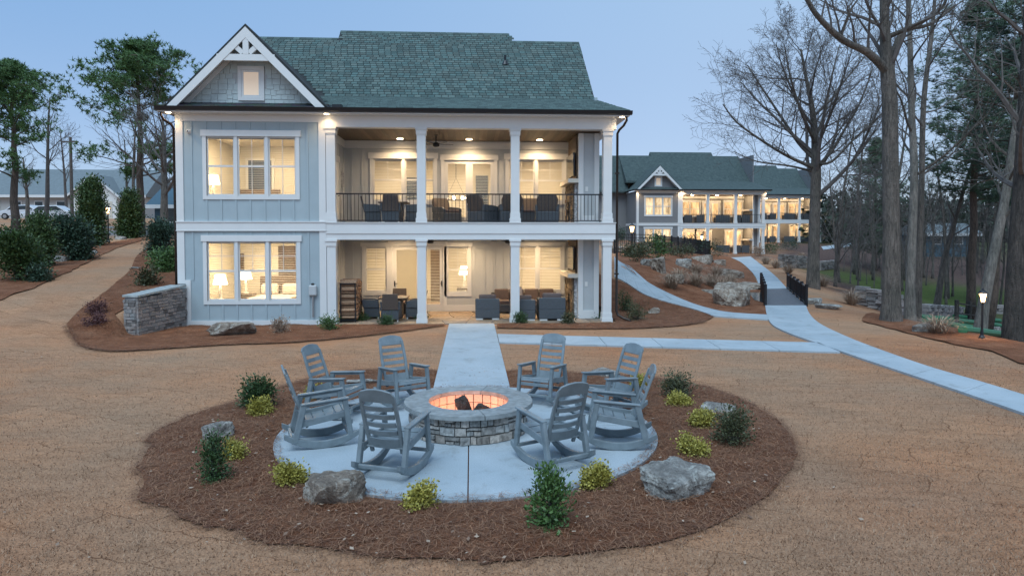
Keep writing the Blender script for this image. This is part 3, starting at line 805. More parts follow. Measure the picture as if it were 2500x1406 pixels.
GAPX, GAPZ, GRISE = -7.12, 9.62, 1.02        # gable apex
def gz(x): return GAPZ - abs(x - GAPX) * GRISE
SK0 = (-.62, 7.02); SK1 = (4.0, 8.27)         # porch roof skirt (y, z) eave and top
PITR = .83
def house(loc, full, siding, label, cat='house', trim='white_trim', name='house', wing=True):
    far = not full
    root = empty(name, loc); tag(root, label, cat)
    B = lambda nm, mat, mb, parent=root, **k: mb.build(nm, mat, parent, **k)
    XL, XR, XW = -9.5, 4.72, -4.78
    YW = -.12; YB = 3.25; YE = 15.0
    F2 = 3.34; ZT = 6.86
    fr = 'porch_wall' if full else siding
    # ---------------- wing walls
    if wing:
        wu = (-8.57, -5.72, 4.22, 6.14); wlo = (-8.60, -5.72, .80, 2.74)
        mb = MB(); wall_x(mb, XL + .02, XW, F2, ZT, YW, YW + .15, [wu]); B('upper_wall', siding, mb)
        mb = MB(); wall_x(mb, XL + .02, XW, -.3, 3.1, YW, YW + .15, [wlo]); B('lower_wall', siding, mb)
        window(root, *wu, YW, 3, 'vert' if full else None, far, head=.2)
        window(root, *wlo, YW, 3, 'all' if full else None, far, head=.2)
        mb = MB(); mb.box(XL, XL + .15, YW + .15, YE, -.3, ZT); B('side_wall', siding, mb)
        # corner and band trim
        for z0, z1 in ((F2 + .02, ZT - .02), (1.36 if full else -.3, 3.08)):
            MB().box(XL - .03, XL + .2, YW - .035, YW + .3, z0, z1).build('corner_board', trim, root)
        for z0, z1 in ((F2 + .02, ZT - .02), (-.1, 3.08)):
            MB().box(XW - .2, XW + .02, YW - .035, YW + .1, z0, z1).build('corner_board', trim, root)
        MB().box(XL - .04, XW + .03, YW - .05, YW + .15, 3.1, 3.36).box(XL - .05, XW + .05, YW - .075, YW + .15, 3.36, 3.39).box(XL - .05, XW + .05, YW - .065, YW + .1, 3.075, 3.1).build('belt_board', trim, root)
        MB().box(XL - .04, XL + .05, YW + .15, YE, 3.1, 3.36).build('belt_board', trim, root)
        MB().box(XL + .2, XW - .2, YW - .03, YW + .02, 6.62, ZT - .02).build('frieze_board', trim, root)
        if full:
            MB().box(-9.3, XW + .02, YW - .04, YW + .1, -.2, .15).build('base_board', trim, root)
            MB().box(-9.27, -9.12, YW - .036, YW + .05, .15, 1.36).box(-9.3, -9.12, YW - .036, YW + .05, 1.36, 1.48).build('step_board', trim, root)
            bat = MB().box(-.032, .032, -.02, .03, 0, 1).mesh('batten'); bat.materials.append(M[siding])
            for x in [-9.04 + .462 * i for i in range(10)]:
                for z0, z1, w in ((F2 + .05, 6.62, wu), (.15, 3.075, wlo)):
                    cuts = [(z0, z1)]
                    if w[0] - .18 < x < w[1] + .18: cuts = [(z0, w[2] - .12), (w[3] + .2, z1)]
                    for a, b in cuts:
                        if x < -9.0 and z0 < 1: a = 1.48
                        inst('batten', bat, root, (x, YW, a), scale=(1, 1, b - a))
    # ---------------- porch back wall
    bu1, bu2 = (-3.70, -1.42, 4.22, 5.82), (1.42, 3.52, 4.22, 5.82)
    du = (-1.02, .86, F2, 5.78)
    lw1, lw3, lw4 = (-4.02, -3.22, .78, 2.5), (-.92, -.12, .72, 2.5), (1.62, 3.46, .78, 2.52)
    ld1, ld2 = (-2.98, -1.95, .03, 2.5), (-1.85, -1.08, .03, 2.5)
    mb = MB(); wall_x(mb, XW, XR, F2 - .2, 6.9, YB, YB + .14, [bu1, bu2, du]); B('porch_back_wall', fr, mb)
    mb = MB(); wall_x(mb, XW, XR, -.2, 3.0, YB, YB + .14, [lw1, lw3, lw4, ld1, ld2]); B('porch_back_wall', fr, mb)
    mu = 'all' if full else None
    window(root, *bu1, YB, 2, mu, far, head=.22); window(root, *bu2, YB, 2, mu, far, head=.22)
    window(root, *lw1, YB, 1, mu, far, head=.14); window(root, *lw3, YB, 1, mu, far, head=.14); window(root, *lw4, YB, 2, mu, far, head=.14)
    def casing(x0, x1, z0, z1):
        MB().box(x0 - .13, x0, YB - .035, YB + .02, z0, z1).box(x1, x1 + .13, YB - .035, YB + .02, z0, z1).box(x0 - .17, x1 + .17, YB - .05, YB + .02, z1, z1 + .2).build('door_casing', trim, root)
    casing(*du); casing(ld1[0], ld1[1], ld1[2], ld1[3] + .02); casing(ld2[0] + .02, ld2[1], ld2[2], ld2[3] + .02)
    glazed_door(root, du[0], -.085, F2 + .02, 5.77, YB, far, 1); glazed_door(root, -.075, du[1], F2 + .02, 5.77, YB, far, -1)
    glazed_door(root, ld1[0], ld1[1], .04, 2.5, YB, far, -1, False); glazed_door(root, ld2[0], ld2[1], .04, 2.5, YB, far, 1)
    MB().box(XW, XR, YB - .06, YB, 6.2, 6.40).box(XW, XR, YB - .1, YB, 6.40, 6.47).build('crown_board', trim, root)
    MB().box(XW, -3.05 - .1, YB - .03, YB, .02, .26).box(-.98, XR, YB - .03, YB, .02, .26).build('base_board', trim, root)
    if full:
        bat2 = MB().box(-.03, .03, -.02, .02, 0, 1).mesh('batten'); bat2.materials.append(M['porch_wall'])
        for x in [-4.5 + .385 * i for i in range(23)]:
            for z0, z1, ops in ((F2, 6.2, [bu1, bu2, du]), (.26, 2.95, [lw1, lw3, lw4, ld1, ld2])):
                cut = [(z0, z1)]
                for w in ops:
                    if w[0] - .2 < x < w[1] + .2: cut = [(z0, w[2] - .13), (w[3] + .23, z1)]
                for a, b in cut:
                    if b - a > .12: inst('batten', bat2, root, (x, YB, a), scale=(1, 1, b - a))
        # the wing's own porch side with its door
        MB().box(XW - .15, XW, YW + .15, YE, -.2, ZT).build('wing_side_wall', 'porch_wall', root)
        for z, zt in ((F2, 5.55), (.03, 0)):
            if zt:
                MB().box(XW, XW + .03, .95, 1.08, z, zt).box(XW, XW + .03, 1.98, 2.11, z, zt).box(XW, XW + .05, .9, 2.16, zt, zt + .2).build('door_casing', trim, root)
                d = MB().box(XW, XW + .015, 1.08, 1.98, z, zt).build('door', 'bread_white', root)
                MB().bar((XW + .06, 1.9, z + 1.0), (XW + .06, 1.78, z + 1.0), .03, .03).build('handle', 'black_metal', d)
        bat3 = MB().box(-.0, .02, -.03, .03, 0, 1).mesh('batten'); bat3.materials.append(M['porch_wall'])
        for y in (.5, 2.35, 2.62, 2.9): inst('batten', bat3, root, (XW, y, F2), scale=(1, 1, 2.85))
        for y in (.5, .88, 1.26, 1.64, 2.02, 2.4, 2.78): inst('batten', bat3, root, (XW, y, .05), scale=(1, 1, 2.88))
        MB().box(XW, XW + .06, .2, YB, 6.2, 6.47).build('crown_board', trim, root)
    elif wing:
        MB().box(XW - .15, XW, YW + .15, YE, -.2, ZT).build('wing_side_wall', siding, root)
    # ---------------- deck, beams, ceilings
    MB().box(XW, XR + .1, .16, YB, 2.97, 3.335).build('deck', 'gravel_pave', root)
    MB().box(XW + .02, XR + .12, -.17, .16, 2.99, 3.34).box(XW + .02, XR + .14, -.2, .16, 3.34, 3.365).build('beam', trim, root)
    MB().box(XW + .02, XR + .12, -.145, .135, 2.79, 2.988).build('beam', trim, root)
    MB().box(XW + .02, XR + .12, -.17, .17, 6.47, 6.84).build('beam', trim, root)
    MB().box(XR - .2, XR + .1, .17, YB, 6.47, 6.84).build('beam', trim, root)
    MB().box(XR - .2, XR + .1, .17, YB, 2.79, 2.96).build('beam', trim, root)
    if full:
        pl = []
        for k in range(5):
            c = random.Random(k).uniform(.75, 1.25); me = MB().box(-.066, .066, 0, YB - .17 - .06, 0, .02, (.135 * c, .095 * c, .06 * c)).mesh('plank'); me.materials.append(M['plank_wood']); pl.append(me)
        cl = MB().box(XW, XR, .17, YB, 6.51, 6.53).build('ceiling', 'brown_wood', root)
        i = 0; x = XW + .1
        while x < XR - .2: inst('plank', pl[(i * 3 + i // 4) % 5], cl, (x, .17, 6.485)); x += .14; i += 1
        MB().box(XW, XR, .14, YB, 2.95, 2.965).build('ceiling', 'white_trim', root)
    else:
        MB().box(XW, XR, .17, YB, 6.5, 6.53).build('ceiling', 'brown_wood', root)
    # ---------------- columns
    for x in (-4.60, -1.65, 1.46, 4.57):
        for z0, z1 in ((-.0, 2.79), (3.365, 6.47)):
            h = z1 - z0; c = MB(); w = .145
            c.box(-w, w, -w, w, .3, h - .2)
            co = c.build('column', trim, root, loc=(x, 0, z0))
            MB().box(-.185, .185, -.185, .185, 0, .12).extrude([(-.185, -.185, .12), (.185, -.185, .12), (.185, .185, .12), (-.185, .185, .12)], (0, 0, .02)).box(-.165, .165, -.165, .165, .14, .3).box(-.155, .155, -.155, .155, .3, .33).build('column_base', trim, co)
            MB().box(-.17, .17, -.17, .17, h - .2, h - .06).box(-.195, .195, -.195, .195, h - .06, h - .001).box(-.16, .16, -.16, .16, h - .23, h - .2).build('column_cap', trim, co)
    # ---------------- railings
    xs = (-4.45, -1.80, -1.50, 1.31, 1.61, 4.42)
    pk = MB().box(-.009, .009, -.009, .009, 0, .86).mesh('baluster'); pk.materials.append(M['black_metal'])
    for a, b in zip(xs[::2], xs[1::2]):
        rl = MB().box(a, b, -.03, .03, 4.28, 4.325).box(a, b, -.02, .02, 3.41, 3.44).build('railing', 'black_metal', root)
        if full:
            k = round((b - a) / .122)
            for i in range(1, k): inst('baluster', pk, rl, (a + (b - a) * i / k, 0, 3.43))
        else:
            g = MB(); k = round((b - a) / .2)
            for i in range(1, k): g.box(a + (b - a) * i / k - .012, a + (b - a) * i / k + .012, -.01, .01, 3.44, 4.28)
            g.build('baluster_row', 'black_metal', rl)
    # ---------------- hearth at the right end of the porch
    for z0, z1 in ((F2, 6.46), (.03, 2.95)):
        fx0, fx1, fy0 = 3.72, 4.42, .72
        if full:
            MB().box(fx0 + .02, fx1 - .01, fy0 + .02, YB, z0, z1).build('hearth_wall', 'porch_wall', root)
            MB().box(fx0 - .005, fx0 + .17, fy0 - .03, fy0 + .12, z0 + .0, z1).box(fx1 - .15, fx1 + .02, fy0 - .03, fy0 + .12, z0, z1).box(fx0 + .17, fx1 - .15, fy0 - .028, fy0 + .1, z0, z0 + .28).build('hearth_trim', trim, root)
            MB().box(fx0 + .24, fx0 + .33, fy0 + .0, fy0 + .02, z0 + 1.12, z0 + 1.28).build('switch_plate', 'bread_white', root)
            hs = MB().box(fx0 - .10, fx0 + .02, fy0 + .25, YB - .35, z0, z0 + 1.42).build('hearth_stonework', 'stone_piece', root)
            rg = random.Random(3)
            zz = z0
            while zz < z0 + 1.4:
                hh = rg.uniform(.12, .2); yy = fy0 + .25
                while yy < YB - .4:
                    ww = rg.uniform(.18, .38); c = rg.uniform(.6, 1.2)
                    if not (fy0 + .85 < yy + ww / 2 < YB - .95 and zz < z0 + .75):
                        MB().box(fx0 - .15 - rg.uniform(0, .03), fx0 - .09, yy + .008, min(yy + ww, YB - .36) - .008, zz + .008, min(zz + hh, z0 + 1.4) - .008, (.2 * c, .15 * c, .1 * c)).build('stone', 'stone_piece', hs)
                    yy += ww
                zz += hh
            MB().box(fx0 - .125, fx0 - .1, fy0 + .95, YB - 1.0, z0 + .1, z0 + .72).build('firebox', 'screen', root)
            MB().box(fx0 - .36, fx0 + .02, fy0 - .02, YB - .2, z0 + 1.42, z0 + 1.56).build('mantel', 'mantel', root)
            MB().box(fx0 - .05, fx0 + .02, fy0 + .25, YB - .35, z0 + 1.56, z1 - .02).build('slat_panel', 'brown_wood', root)
            tv = MB().box(fx0 - .14, fx0 - .09, fy0 + .32, YB - .45, z0 + 1.68, min(z0 + 2.5, z1 - .1)).build('television', 'screen', root)
        else:
            MB().box(fx0, fx1, fy0, YB, z0, z1).build('hearth_wall', siding, root)
            MB().box(fx0 - .02, fx0 + .15, fy0 - .03, fy0 + .1, z0, z1).box(fx1 - .15, fx1 + .02, fy0 - .03, fy0 + .1, z0, z1).build('hearth_trim', trim, root)
            MB().box(fx0 - .36, fx0 + .02, fy0 - .02, YB - .2, z0 + 1.42, z0 + 1.58).build('mantel', trim, root)
    MB().box(XR, XR + .12, YB, YE, -.3, 11.2 if far else 8.2).build('side_wall', siding, root)
    # ---------------- roof
    def zr(y): return SK1[1] + (y - SK1[0]) * PITR
    roofmat = 'roof_felt' if full else 'roof_far'
    XLf = -9.75 if wing else XW - .4
    mb = MB()
    for x0, x1, zt in ((XLf if wing else -9.5, -5.86, 11.58), (-5.86, 1.75, 12.08), (1.75, 4.87, 11.58)):
        yt = SK1[0] + (zt - SK1[1]) / PITR
        prof = [(SK1[0] - .05, SK1[1] - .25), (SK1[0], SK1[1]), (yt, zt), (2 * yt - SK1[0], SK1[1]), (2 * yt - SK1[0], SK1[1] - .25)]
        mb.extrude([(x0, y, z) for y, z in prof], (x1 - x0 - .002, 0, 0))
    rf = mb.build('roof', roofmat, root)
    s0, s1 = SK0, SK1
    xl = -4.6 if wing else -5.2
    MB().extrude([(5.22, s0[0], s0[1]), (xl - 1.2, s0[0], s0[1]), (xl - 1.2, s1[0] + .05, s1[1]), (4.87, s1[0] + .05, s1[1])], (0, 0, -.1)).build('porch_roof', roofmat, root)
    MB().extrude([(5.22, s0[0], s0[1] - .01), (4.87, s1[0], s1[1] - .01), (5.22, 12.5, 7.0)], (0, 0, -.1)).build('roof_return', roofmat, root)
    # soffits, gutters, downspouts
    MB().box(XL - .4 if wing else xl, 5.2, s0[0] + .02, -.0, 6.84, 6.87).build('soffit', trim, root)
    MB().box(XR - .1, 5.2, 0, YE, 6.845, 6.87).build('soffit', trim, root)
    gl = (XL - .42) if wing else xl
    MB().extrude([(gl, s0[0] - .12, 7.0), (gl, s0[0] - .08, 6.89), (gl, s0[0], 6.875), (gl, s0[0] + .05, 6.875), (gl, s0[0] + .05, 7.0)], (5.27 - gl, 0, 0)).build('gutter', 'black_metal', root)
    MB().extrude([(5.27, s0[0], 7.0), (5.25, s0[0], 6.89), (5.17, s0[0], 6.875), (5.17, s0[0], 7.0)], (0, YE, 0)).build('gutter', 'black_metal', root)
    if wing: MB().extrude([(gl, s0[0], 7.0), (gl + .02, s0[0], 6.89), (gl + .1, s0[0], 6.875), (gl + .1, s0[0], 7.0)], (0, YE, 0)).build('gutter', 'black_metal', root)
    if full:
        d = MB().tube([(5.1, -.5, 6.9), (5.12, -.5, 6.72), (5.04, -.42, 6.56), (4.96, -.1, 6.46), (4.93, .04, 6.36), (4.93, .05, 3.2), (4.93, .05, .35), (4.97, 0, .22), (5.15, -.1, .12), (5.32, -.18, .07), (5.38, -.2, .02)], .042, 8).build('downspout', 'bronze', root, smooth=True)
        MB().box(4.86, 4.99, -.02, .14, 5.0, 5.05).build('bracket', 'bronze', d); MB().box(4.86, 4.99, -.02, .14, 1.6, 1.65).build('bracket', 'bronze', d)
        d = MB().tube([(XL - .3, -.5, 6.9), (XL - .32, -.5, 6.75), (XL - .25, -.45, 6.6), (XL - .12, -.25, 6.5), (XL - .09, -.12, 6.38), (XL - .09, -.1, 3.2), (XL - .09, -.1, 1.25)], .042, 8).build('downspout', 'bronze', root, smooth=True)
        MB().box(XL - .15, XL - .03, -.17, -.03, 5.0, 5.05).build('bracket', 'bronze', d)
        MB().box(-4.42, -4.12, s0[0] - .1, s0[0] + .12, 7.0, 7.1).build('gutter_guard', 'black_metal', root)
        MB().tube([(1.45, 6.35, 10.0), (1.45, 6.35, 10.55)], .05, 10).lathe([(.16, 0), (.09, .14), (.06, .2)], 12, (1.45, 6.28, 10.12)).build('vent_pipe', 'black_metal', rf)
    # ---------------- gable over the wing
    if wing:
        yf = -.62; yb = 6.0
        hw = (GAPZ - 6.98) / GRISE
        for sgn in (-1, 1):
            a = Vector((GAPX, yf, GAPZ)); e = Vector((GAPX + sgn * hw, yf, 6.98)); dv = (e - a).normalized(); nrm = Vector((-dv.z * sgn, 0, dv.x * sgn)); 
            if nrm.z < 0: nrm = -nrm
            MB().extrude([a, e, e - nrm * .07, a - Vector((0, 0, .07 * sqrt(2)))], (0, yb - yf, 0)).build('gable_roof', roofmat, root)
            t = .26
            MB().extrude([a - Vector((0, .02, .10)), e - nrm * .07 - Vector((0, .02, 0)), e - nrm * .07 - Vector((-sgn * -.0 + sgn * t * 1.15, .02, 0)), a - Vector((0, .02, .10 + t * 1.32))], (0, .05, 0)).build('rake_board', trim, root)
            MB().extrude([a - Vector((0, -.03, .12)), e - nrm * .09 - Vector((0, -.03, 0)), e - nrm * .12 - Vector((0, -.03, 0)), a - Vector((0, -.03, .17))], (0, .54, 0)).build('rake_soffit', trim, root)
            # inner rake trim against the shakes
            i0 = Vector((GAPX, -.08, GAPZ - .18)); i1 = Vector((GAPX + sgn * (hw - .42), -.08, 7.22))
            MB().extrude([i0, i1, i1 - Vector((sgn * .2, 0, 0)), i0 - Vector((0, 0, .2))], (0, .03, 0)).build('rake_trim', trim, root)
        gw = (GAPX - .33, GAPX + .29, 7.42, 8.30)
        # gable wall, shakes
        mb = MB(); zb = 7.2; hw2 = (GAPZ - .15 - zb) / GRISE
        mb.extrude([(GAPX - hw2, -.02, zb), (GAPX + hw2, -.02, zb), (GAPX, -.02, GAPZ - .15)], (0, .1, 0))
        gwall = mb.build('gable_wall', 'porch_wall' if full else siding, root)
        if full:
            rg = random.Random(8); z = zb; row = 0
            while z < GAPZ - .5:
                x = GAPX - hw2 + rg.uniform(-.1, .0)
                while x < GAPX + hw2:
                    w = rg.uniform(.15, .34); a0, a1 = x + .007, x + w - .007; drop = rg.choice((0, .0, .02, .045))
                    lim = hw2 - (z + .1 - zb) / GRISE - .12
                    a0 = max(a0, GAPX - lim); a1 = min(a1, GAPX + lim)
                    cx = (a0 + a1) / 2
                    if a1 - a0 > .05 and not (gw[0] - .13 < cx < gw[1] + .13 and gw[2] - .15 < z + .08 < gw[3] + .12):
                        MB().extrude([(a0, -.045, z - drop), (a1, -.045, z - drop), (a1, -.03, z + .155), (a0, -.03, z + .155)], (0, .02, 0)).build('shake', 'shake', gwall)
                    x += w
                z += .165; row += 1
        win = MB().box(gw[0] - .11, gw[0], -.08, -.02, gw[2] - .11, gw[3]).box(gw[1], gw[1] + .11, -.08, -.02, gw[2] - .11, gw[3]).box(gw[0], gw[1], -.08, -.02, gw[2] - .11, gw[2]).box(gw[0] - .11, gw[1] + .11, -.085, -.02, gw[3], gw[3] + .12).build('window', trim, root)
        MB().box(gw[0], gw[0] + .07, -.06, -.025, gw[2], gw[3]).box(gw[1] - .07, gw[1], -.06, -.025, gw[2], gw[3]).box(gw[0] + .07, gw[1] - .07, -.06, -.025, gw[2], gw[2] + .07).box(gw[0] + .07, gw[1] - .07, -.06, -.025, gw[3] - .07, gw[3]).build('sash', trim, win)
        MB().box(gw[0] + .07, gw[1] - .07, -.045, -.03, gw[2] + .07, gw[3] - .07).build('pane', 'gable_pane', win)
        # pent roof below the shakes
        pr = MB().extrude([(XL - .38, s0[0], 7.02), (XW + .2, s0[0], 7.02), (XW + .1, -.04, 7.24), (XL - .2, -.04, 7.24)], (0, 0, -.06)).build('pent_roof', roofmat, root)
        # king post truss in the peak
        yt0, yt1 = yf - .005, yf + .09
        tr = MB().box(GAPX - .9, GAPX + .9, yt0, yt1, 8.46, 8.66).build('collar_beam', trim, root)
        MB().box(GAPX - .09, GAPX + .09, yt0 - .004, yt1 - .01, 8.66, 9.35).build('king_post', trim, root)
        for sgn in (-1, 1): MB().bar((GAPX + sgn * .10, yt0 + .05, 8.70), (GAPX + sgn * .40, yt0 + .05, 8.98), .15, .08, up=(0, 1, 0)).build('strut', trim, root)
        MB().extrude([(GAPX - .8, -.1, 8.62), (GAPX + .8, -.1, 8.62), (GAPX, -.1, 9.4)], (0, .03, 0)).build('peak_panel', 'siding' if full else siding, root)
        if full:
            # shingles of the pent roof and gable edges, joined; see below for the main field
            g = MB(); rg = random.Random(2); cc = lambda: [v * rg.uniform(.65, 1.3) for v in (.085, .10, .10)]
            for r_ in range(3):
                y0 = s0[0] + r_ * .19; x = XL - .36 + r_ * .06
                while x < XW + .12:
                    w = .27; za = 7.025 + r_ * .19 * .38; g.box(x, x + w - .01, y0, y0 + .2, za, za + .018, cc()); x += w
            g.build('shingle_courses', 'shingle', pr, kind='stuff')
    # ---------------- shingles
    if full:
        rg = random.Random(21); th = math.atan(PITR); pal = []
        base = (.082, .122, .112)
        for k in range(12):
            c = rg.uniform(.74, 1.3); t = rg.uniform(-.01, .012)
            me = MB().extrude([(0, 0, .004), (.240, 0, .004), (.240, .176, 0), (0, .176, 0)], (0, 0, .016), ((base[0] + t) * c, base[1] * c, (base[2] - t * .3) * c)).mesh('shingle'); me.materials.append(M['shingle']); pal.append(me)
        rest = MB(); cand = []
        L = (12.08 - SK1[1]) / sin(th); ncourse = int(L / .2)
        for r_ in range(ncourse + 1):
            s = r_ * .2; y = SK1[0] + s * cos(th); z = SK1[1] + s * sin(th)
            x = XLf + rg.uniform(-.27, 0)
            while x < 4.87:
                w = .265; a0 = max(x, XLf); a1 = min(x + w - .025, 4.87)
                top = 12.08 if -5.86 < x < 1.75 else 11.58
                if z + .12 < top and a1 - a0 > .06 and gz(x + .13) < z - .05 + (0 if x < -4 else 0):
                    (cand if (a1 - a0 > .25) else rest_list).append((x, y, z, a1 - a0)) if False else cand.append((x, y, z, a1 - a0))
                x += w
        cand.sort(key=lambda q: q[2])
        for i, (x, y, z, w) in enumerate(cand):
            if i < 300 and w > .23: inst('shingle', pal[rg.randrange(12)], rf, (x, y, z + .002), (th, 0, 0))
            else:
                c = rg.uniform(.74, 1.3); t = rg.uniform(-.01, .012); d = (cos(th) * .176, sin(th) * .176)
                nx_, nz_ = -sin(th), cos(th)
                q = [(x, y + nx_ * .006, z + nz_ * .006), (x + w, y + nx_ * .006, z + nz_ * .006), (x + w, y + d[0], z + d[1]), (x, y + d[0], z + d[1])]
                rest.extrude(q, (0, nx_ * .016, nz_ * .016), ((base[0] + t) * c, base[1] * c, (base[2] - t * .3) * c))
        # porch roof skirt
        sl = math.atan2(SK1[1] - SK0[1], SK1[0] - SK0[0]); Ls = sqrt((SK1[1] - SK0[1]) ** 2 + (SK1[0] - SK0[0]) ** 2)
        sk = MB()
        for r_ in range(int(Ls / .2) + 1):
            s = r_ * .2; y = SK0[0] + s * cos(sl); z = SK0[1] + s * sin(sl)
            xr = 5.22 - .35 * s / Ls; x = -5.6 + rg.uniform(-.27, 0)
            while x < xr:
                a1 = min(x + .253, xr)
                if gz(x + .1) < z + .05 and a1 - x > .05:
                    c = rg.uniform(.65, 1.3); d = (cos(sl) * .21, sin(sl) * .21)
                    sk.extrude([(x, y, z + .008), (a1, y, z + .008), (a1, y + d[0], z + d[1] + .002), (x, y + d[0], z + d[1] + .002)], (0, 0, .01), (base[0] * c, base[1] * c, base[2] * c))
                x += .265
        rest.build('shingle_field', 'shingle', rf, kind='stuff')
        sk.build('shingle_field', 'shingle', rf, kind='stuff')
        g = MB()
        for x0, x1, zt in ((XLf, -5.86, 11.58), (-5.86, 1.75, 12.08), (1.75, 4.87, 11.58)):
            yt = SK1[0] + (zt - SK1[1]) / PITR; x = x0
            while x < x1 - .02:
                b_ = min(x + .28, x1); c = rg.uniform(.6, 1.2)
                g.extrude([(x, yt - .16, zt - .115), (x, yt, zt + .015), (x, yt + .16, zt - .115), (x, yt + .16, zt - .09), (x, yt, zt + .04), (x, yt - .16, zt - .09)], (b_ - x - .008, 0, 0), (base[0] * c, base[1] * c, base[2] * c)); x += .28
        g.build('ridge_cap', 'shingle', rf, kind='stuff')
    return root
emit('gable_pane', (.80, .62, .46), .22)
# ================================================================== THE LAKE HOUSE
H0 = Vector((0, 22.9, 0))
main = house(H0, True, 'siding', 'large two storey pale grey house with white columned porches and green grey roof')
def room(x0, x1, y0, y1, z0, z1, name='room'):
    t = .02
    m_ = MB(); m_.box(x0, x1, y1, y1 + t, z0, z1).box(x0 - t, x0, y0, y1, z0, z1).box(x1, x1 + t, y0, y1, z0, z1).box(x0, x1, y0, y1, z1, z1 + t)
    m_.build('room_wall', 'interior_wall', main)
    MB().box(x0, x1, y0, y1, z0 - t, z0).build('room_floor', 'interior_floor', main)
room(-9.33, -4.95, .04, 4.6, 3.42, 6.4); room(-9.33, -4.95, .04, 4.6, .1, 3.0)
room(-4.7, 4.68, 3.42, 8.2, 3.40, 6.3); room(-4.7, 4.68, 3.42, 8.2, .06, 2.94)
def rlight(x, y, z, e, size, col=WARM2):
    lamp('room_light', 'AREA', (x, y, z), e, col, main, size=size)
rlight(-7.1, 2.0, 6.36, 120, 1.6); rlight(-7.1, 2.2, 2.96, 130, 1.6)
for x in (-3, 0, 3): rlight(x, 5.2, 6.26, 85, 1.2)
for x in (-3, .2, 3): rlight(x, 5.2, 2.9, 85, 1.2)
# furnishings seen through the glass
MB().box(-8.73, -7.83, 4.54, 4.60, 4.0, 5.85).build('inner_window', 'navy_blind', main)
MB().box(-8.83, -8.73, 4.52, 4.6, 3.8, 5.95).box(-7.83, -7.73, 4.52, 4.6, 3.8, 5.95).box(-8.73, -7.83, 4.52, 4.6, 5.85, 5.95).build('inner_window_trim', 'bread_white', main)
MB().box(-9.3, -8.95, 4.55, 4.60, 1.3, 2.2).build('wall_picture', 'brown_wood', main)
MB().box(-7.6, -6.9, 4.5, 4.6, .1, 2.5).build('inner_door', 'brown_wood', main)
MB().box(-2.9, -2.1, 8.1, 8.2, 3.4, 5.5).build('inner_door', 'navy_blind', main)
MB().box(-1.75, -1.1, 6.5, 6.9, .1, 2.3).build('kitchen_cabinet', 'brown_wood', main)
MB().box(.9, 1.5, 8.0, 8.2, .3, 2.2).box(2.3, 3.2, 8.0, 8.2, .06, 2.4).build('inner_door', 'mantel', main)
MB().box(.2, .75, 8.05, 8.2, 3.6, 5.6).build('inner_window', 'navy_blind', main)
def bed(loc, label):
    r = empty('bed', loc); tag(r, label, 'bed')
    MB().box(-.8, .8, -1.0, 1.0, 0, .3).build('bed_frame', 'brown_wood', r, bevel=.02)
    MB().box(-.78, .78, -.98, .95, .3, .58).build('mattress', 'linen', r, bevel=.06)
    MB().box(-.85, .85, 1.0, 1.08, 0, 1.25).build('headboard', 'brown_wood', r, bevel=.04)
    for s in (-1, 1): MB().box(s * .4 - .32, s * .4 + .32, .62, .92, .58, .98).build('pillow', 'linen', r, bevel=.09)
    return r
bed(H0 + Vector((-7.3, 2.9, .1)), 'bed with pale linen behind the lower bedroom window')
bed(H0 + Vector((-8.1, 2.6, 3.42)), 'bed with pale linen behind the upper bedroom window')
def table_lamp(loc, label, e=9, s=1.0):
    r = empty('table_lamp', loc); tag(r, label, 'lamp')
    MB().lathe([(.09, 0), (.09, .02), (.03, .05), (.05, .14), (.025, .2), (.045, .3), (.02, .38), (.012, .46)], 14).build('lamp_base', 'bread_white', r, smooth=True)
    m_ = MB(); n_ = 18
    for k in range(n_):
        a, b = 2 * pi * k / n_, 2 * pi * (k + 1) / n_
        m_.quad((.19 * cos(a), .19 * sin(a), .42), (.19 * cos(b), .19 * sin(b), .42), (.13 * cos(b), .13 * sin(b), .70), (.13 * cos(a), .13 * sin(a), .70))
    m_.build('lamp_shade', 'lamp_shade', r, smooth=True)
    MB().box(-.25, .25, -.22, .22, -.6, -.005).build('night_stand', 'brown_wood', r)
    lamp('lamp_light', 'POINT', (0, 0, .56), e, WARM2, r, shadow_soft_size=.1)
    r.scale = (s, s, s); return r
table_lamp(H0 + Vector((-8.63, 1.1, .72)), 'white table lamp nearest the lower bedroom window', s=1.25)
table_lamp(H0 + Vector((-8.3, 2.75, .80)), 'white table lamp beyond the bed in the lower bedroom', s=1.2)
table_lamp(H0 + Vector((-9.0, 1.6, 4.2)), 'white table lamp glowing in the upper bedroom corner', s=1.2)
table_lamp(H0 + Vector((-.28, 4.3, .85)), 'white table lamp behind the narrow lower porch window', s=1.2)
# chandelier behind the french doors
ch = empty('chandelier', H0 + Vector((-.62, 5.0, 4.35))); tag(ch, 'ring chandelier of bright bulbs behind the upper french doors', 'chandelier')
MB().tube([(.42 * cos(a), .42 * sin(a), 0) for a in [2 * pi * k / 20 for k in range(21)]], .015, 5).tube([(0, 0, .9), (0, 0, 1.9)], .012, 5).tube([(.42, 0, 0), (0, 0, .9)], .007, 4).tube([(-.42, 0, 0), (0, 0, .9)], .007, 4).build('ring', 'black_metal', ch)
for k in range(7): MB().lathe([(.01, 0), (.05, .05), (.05, .08), (.01, .13)], 8, (.42 * cos(k * .9), .42 * sin(k * .9), .02)).build('bulb', 'bulb', ch, smooth=True)
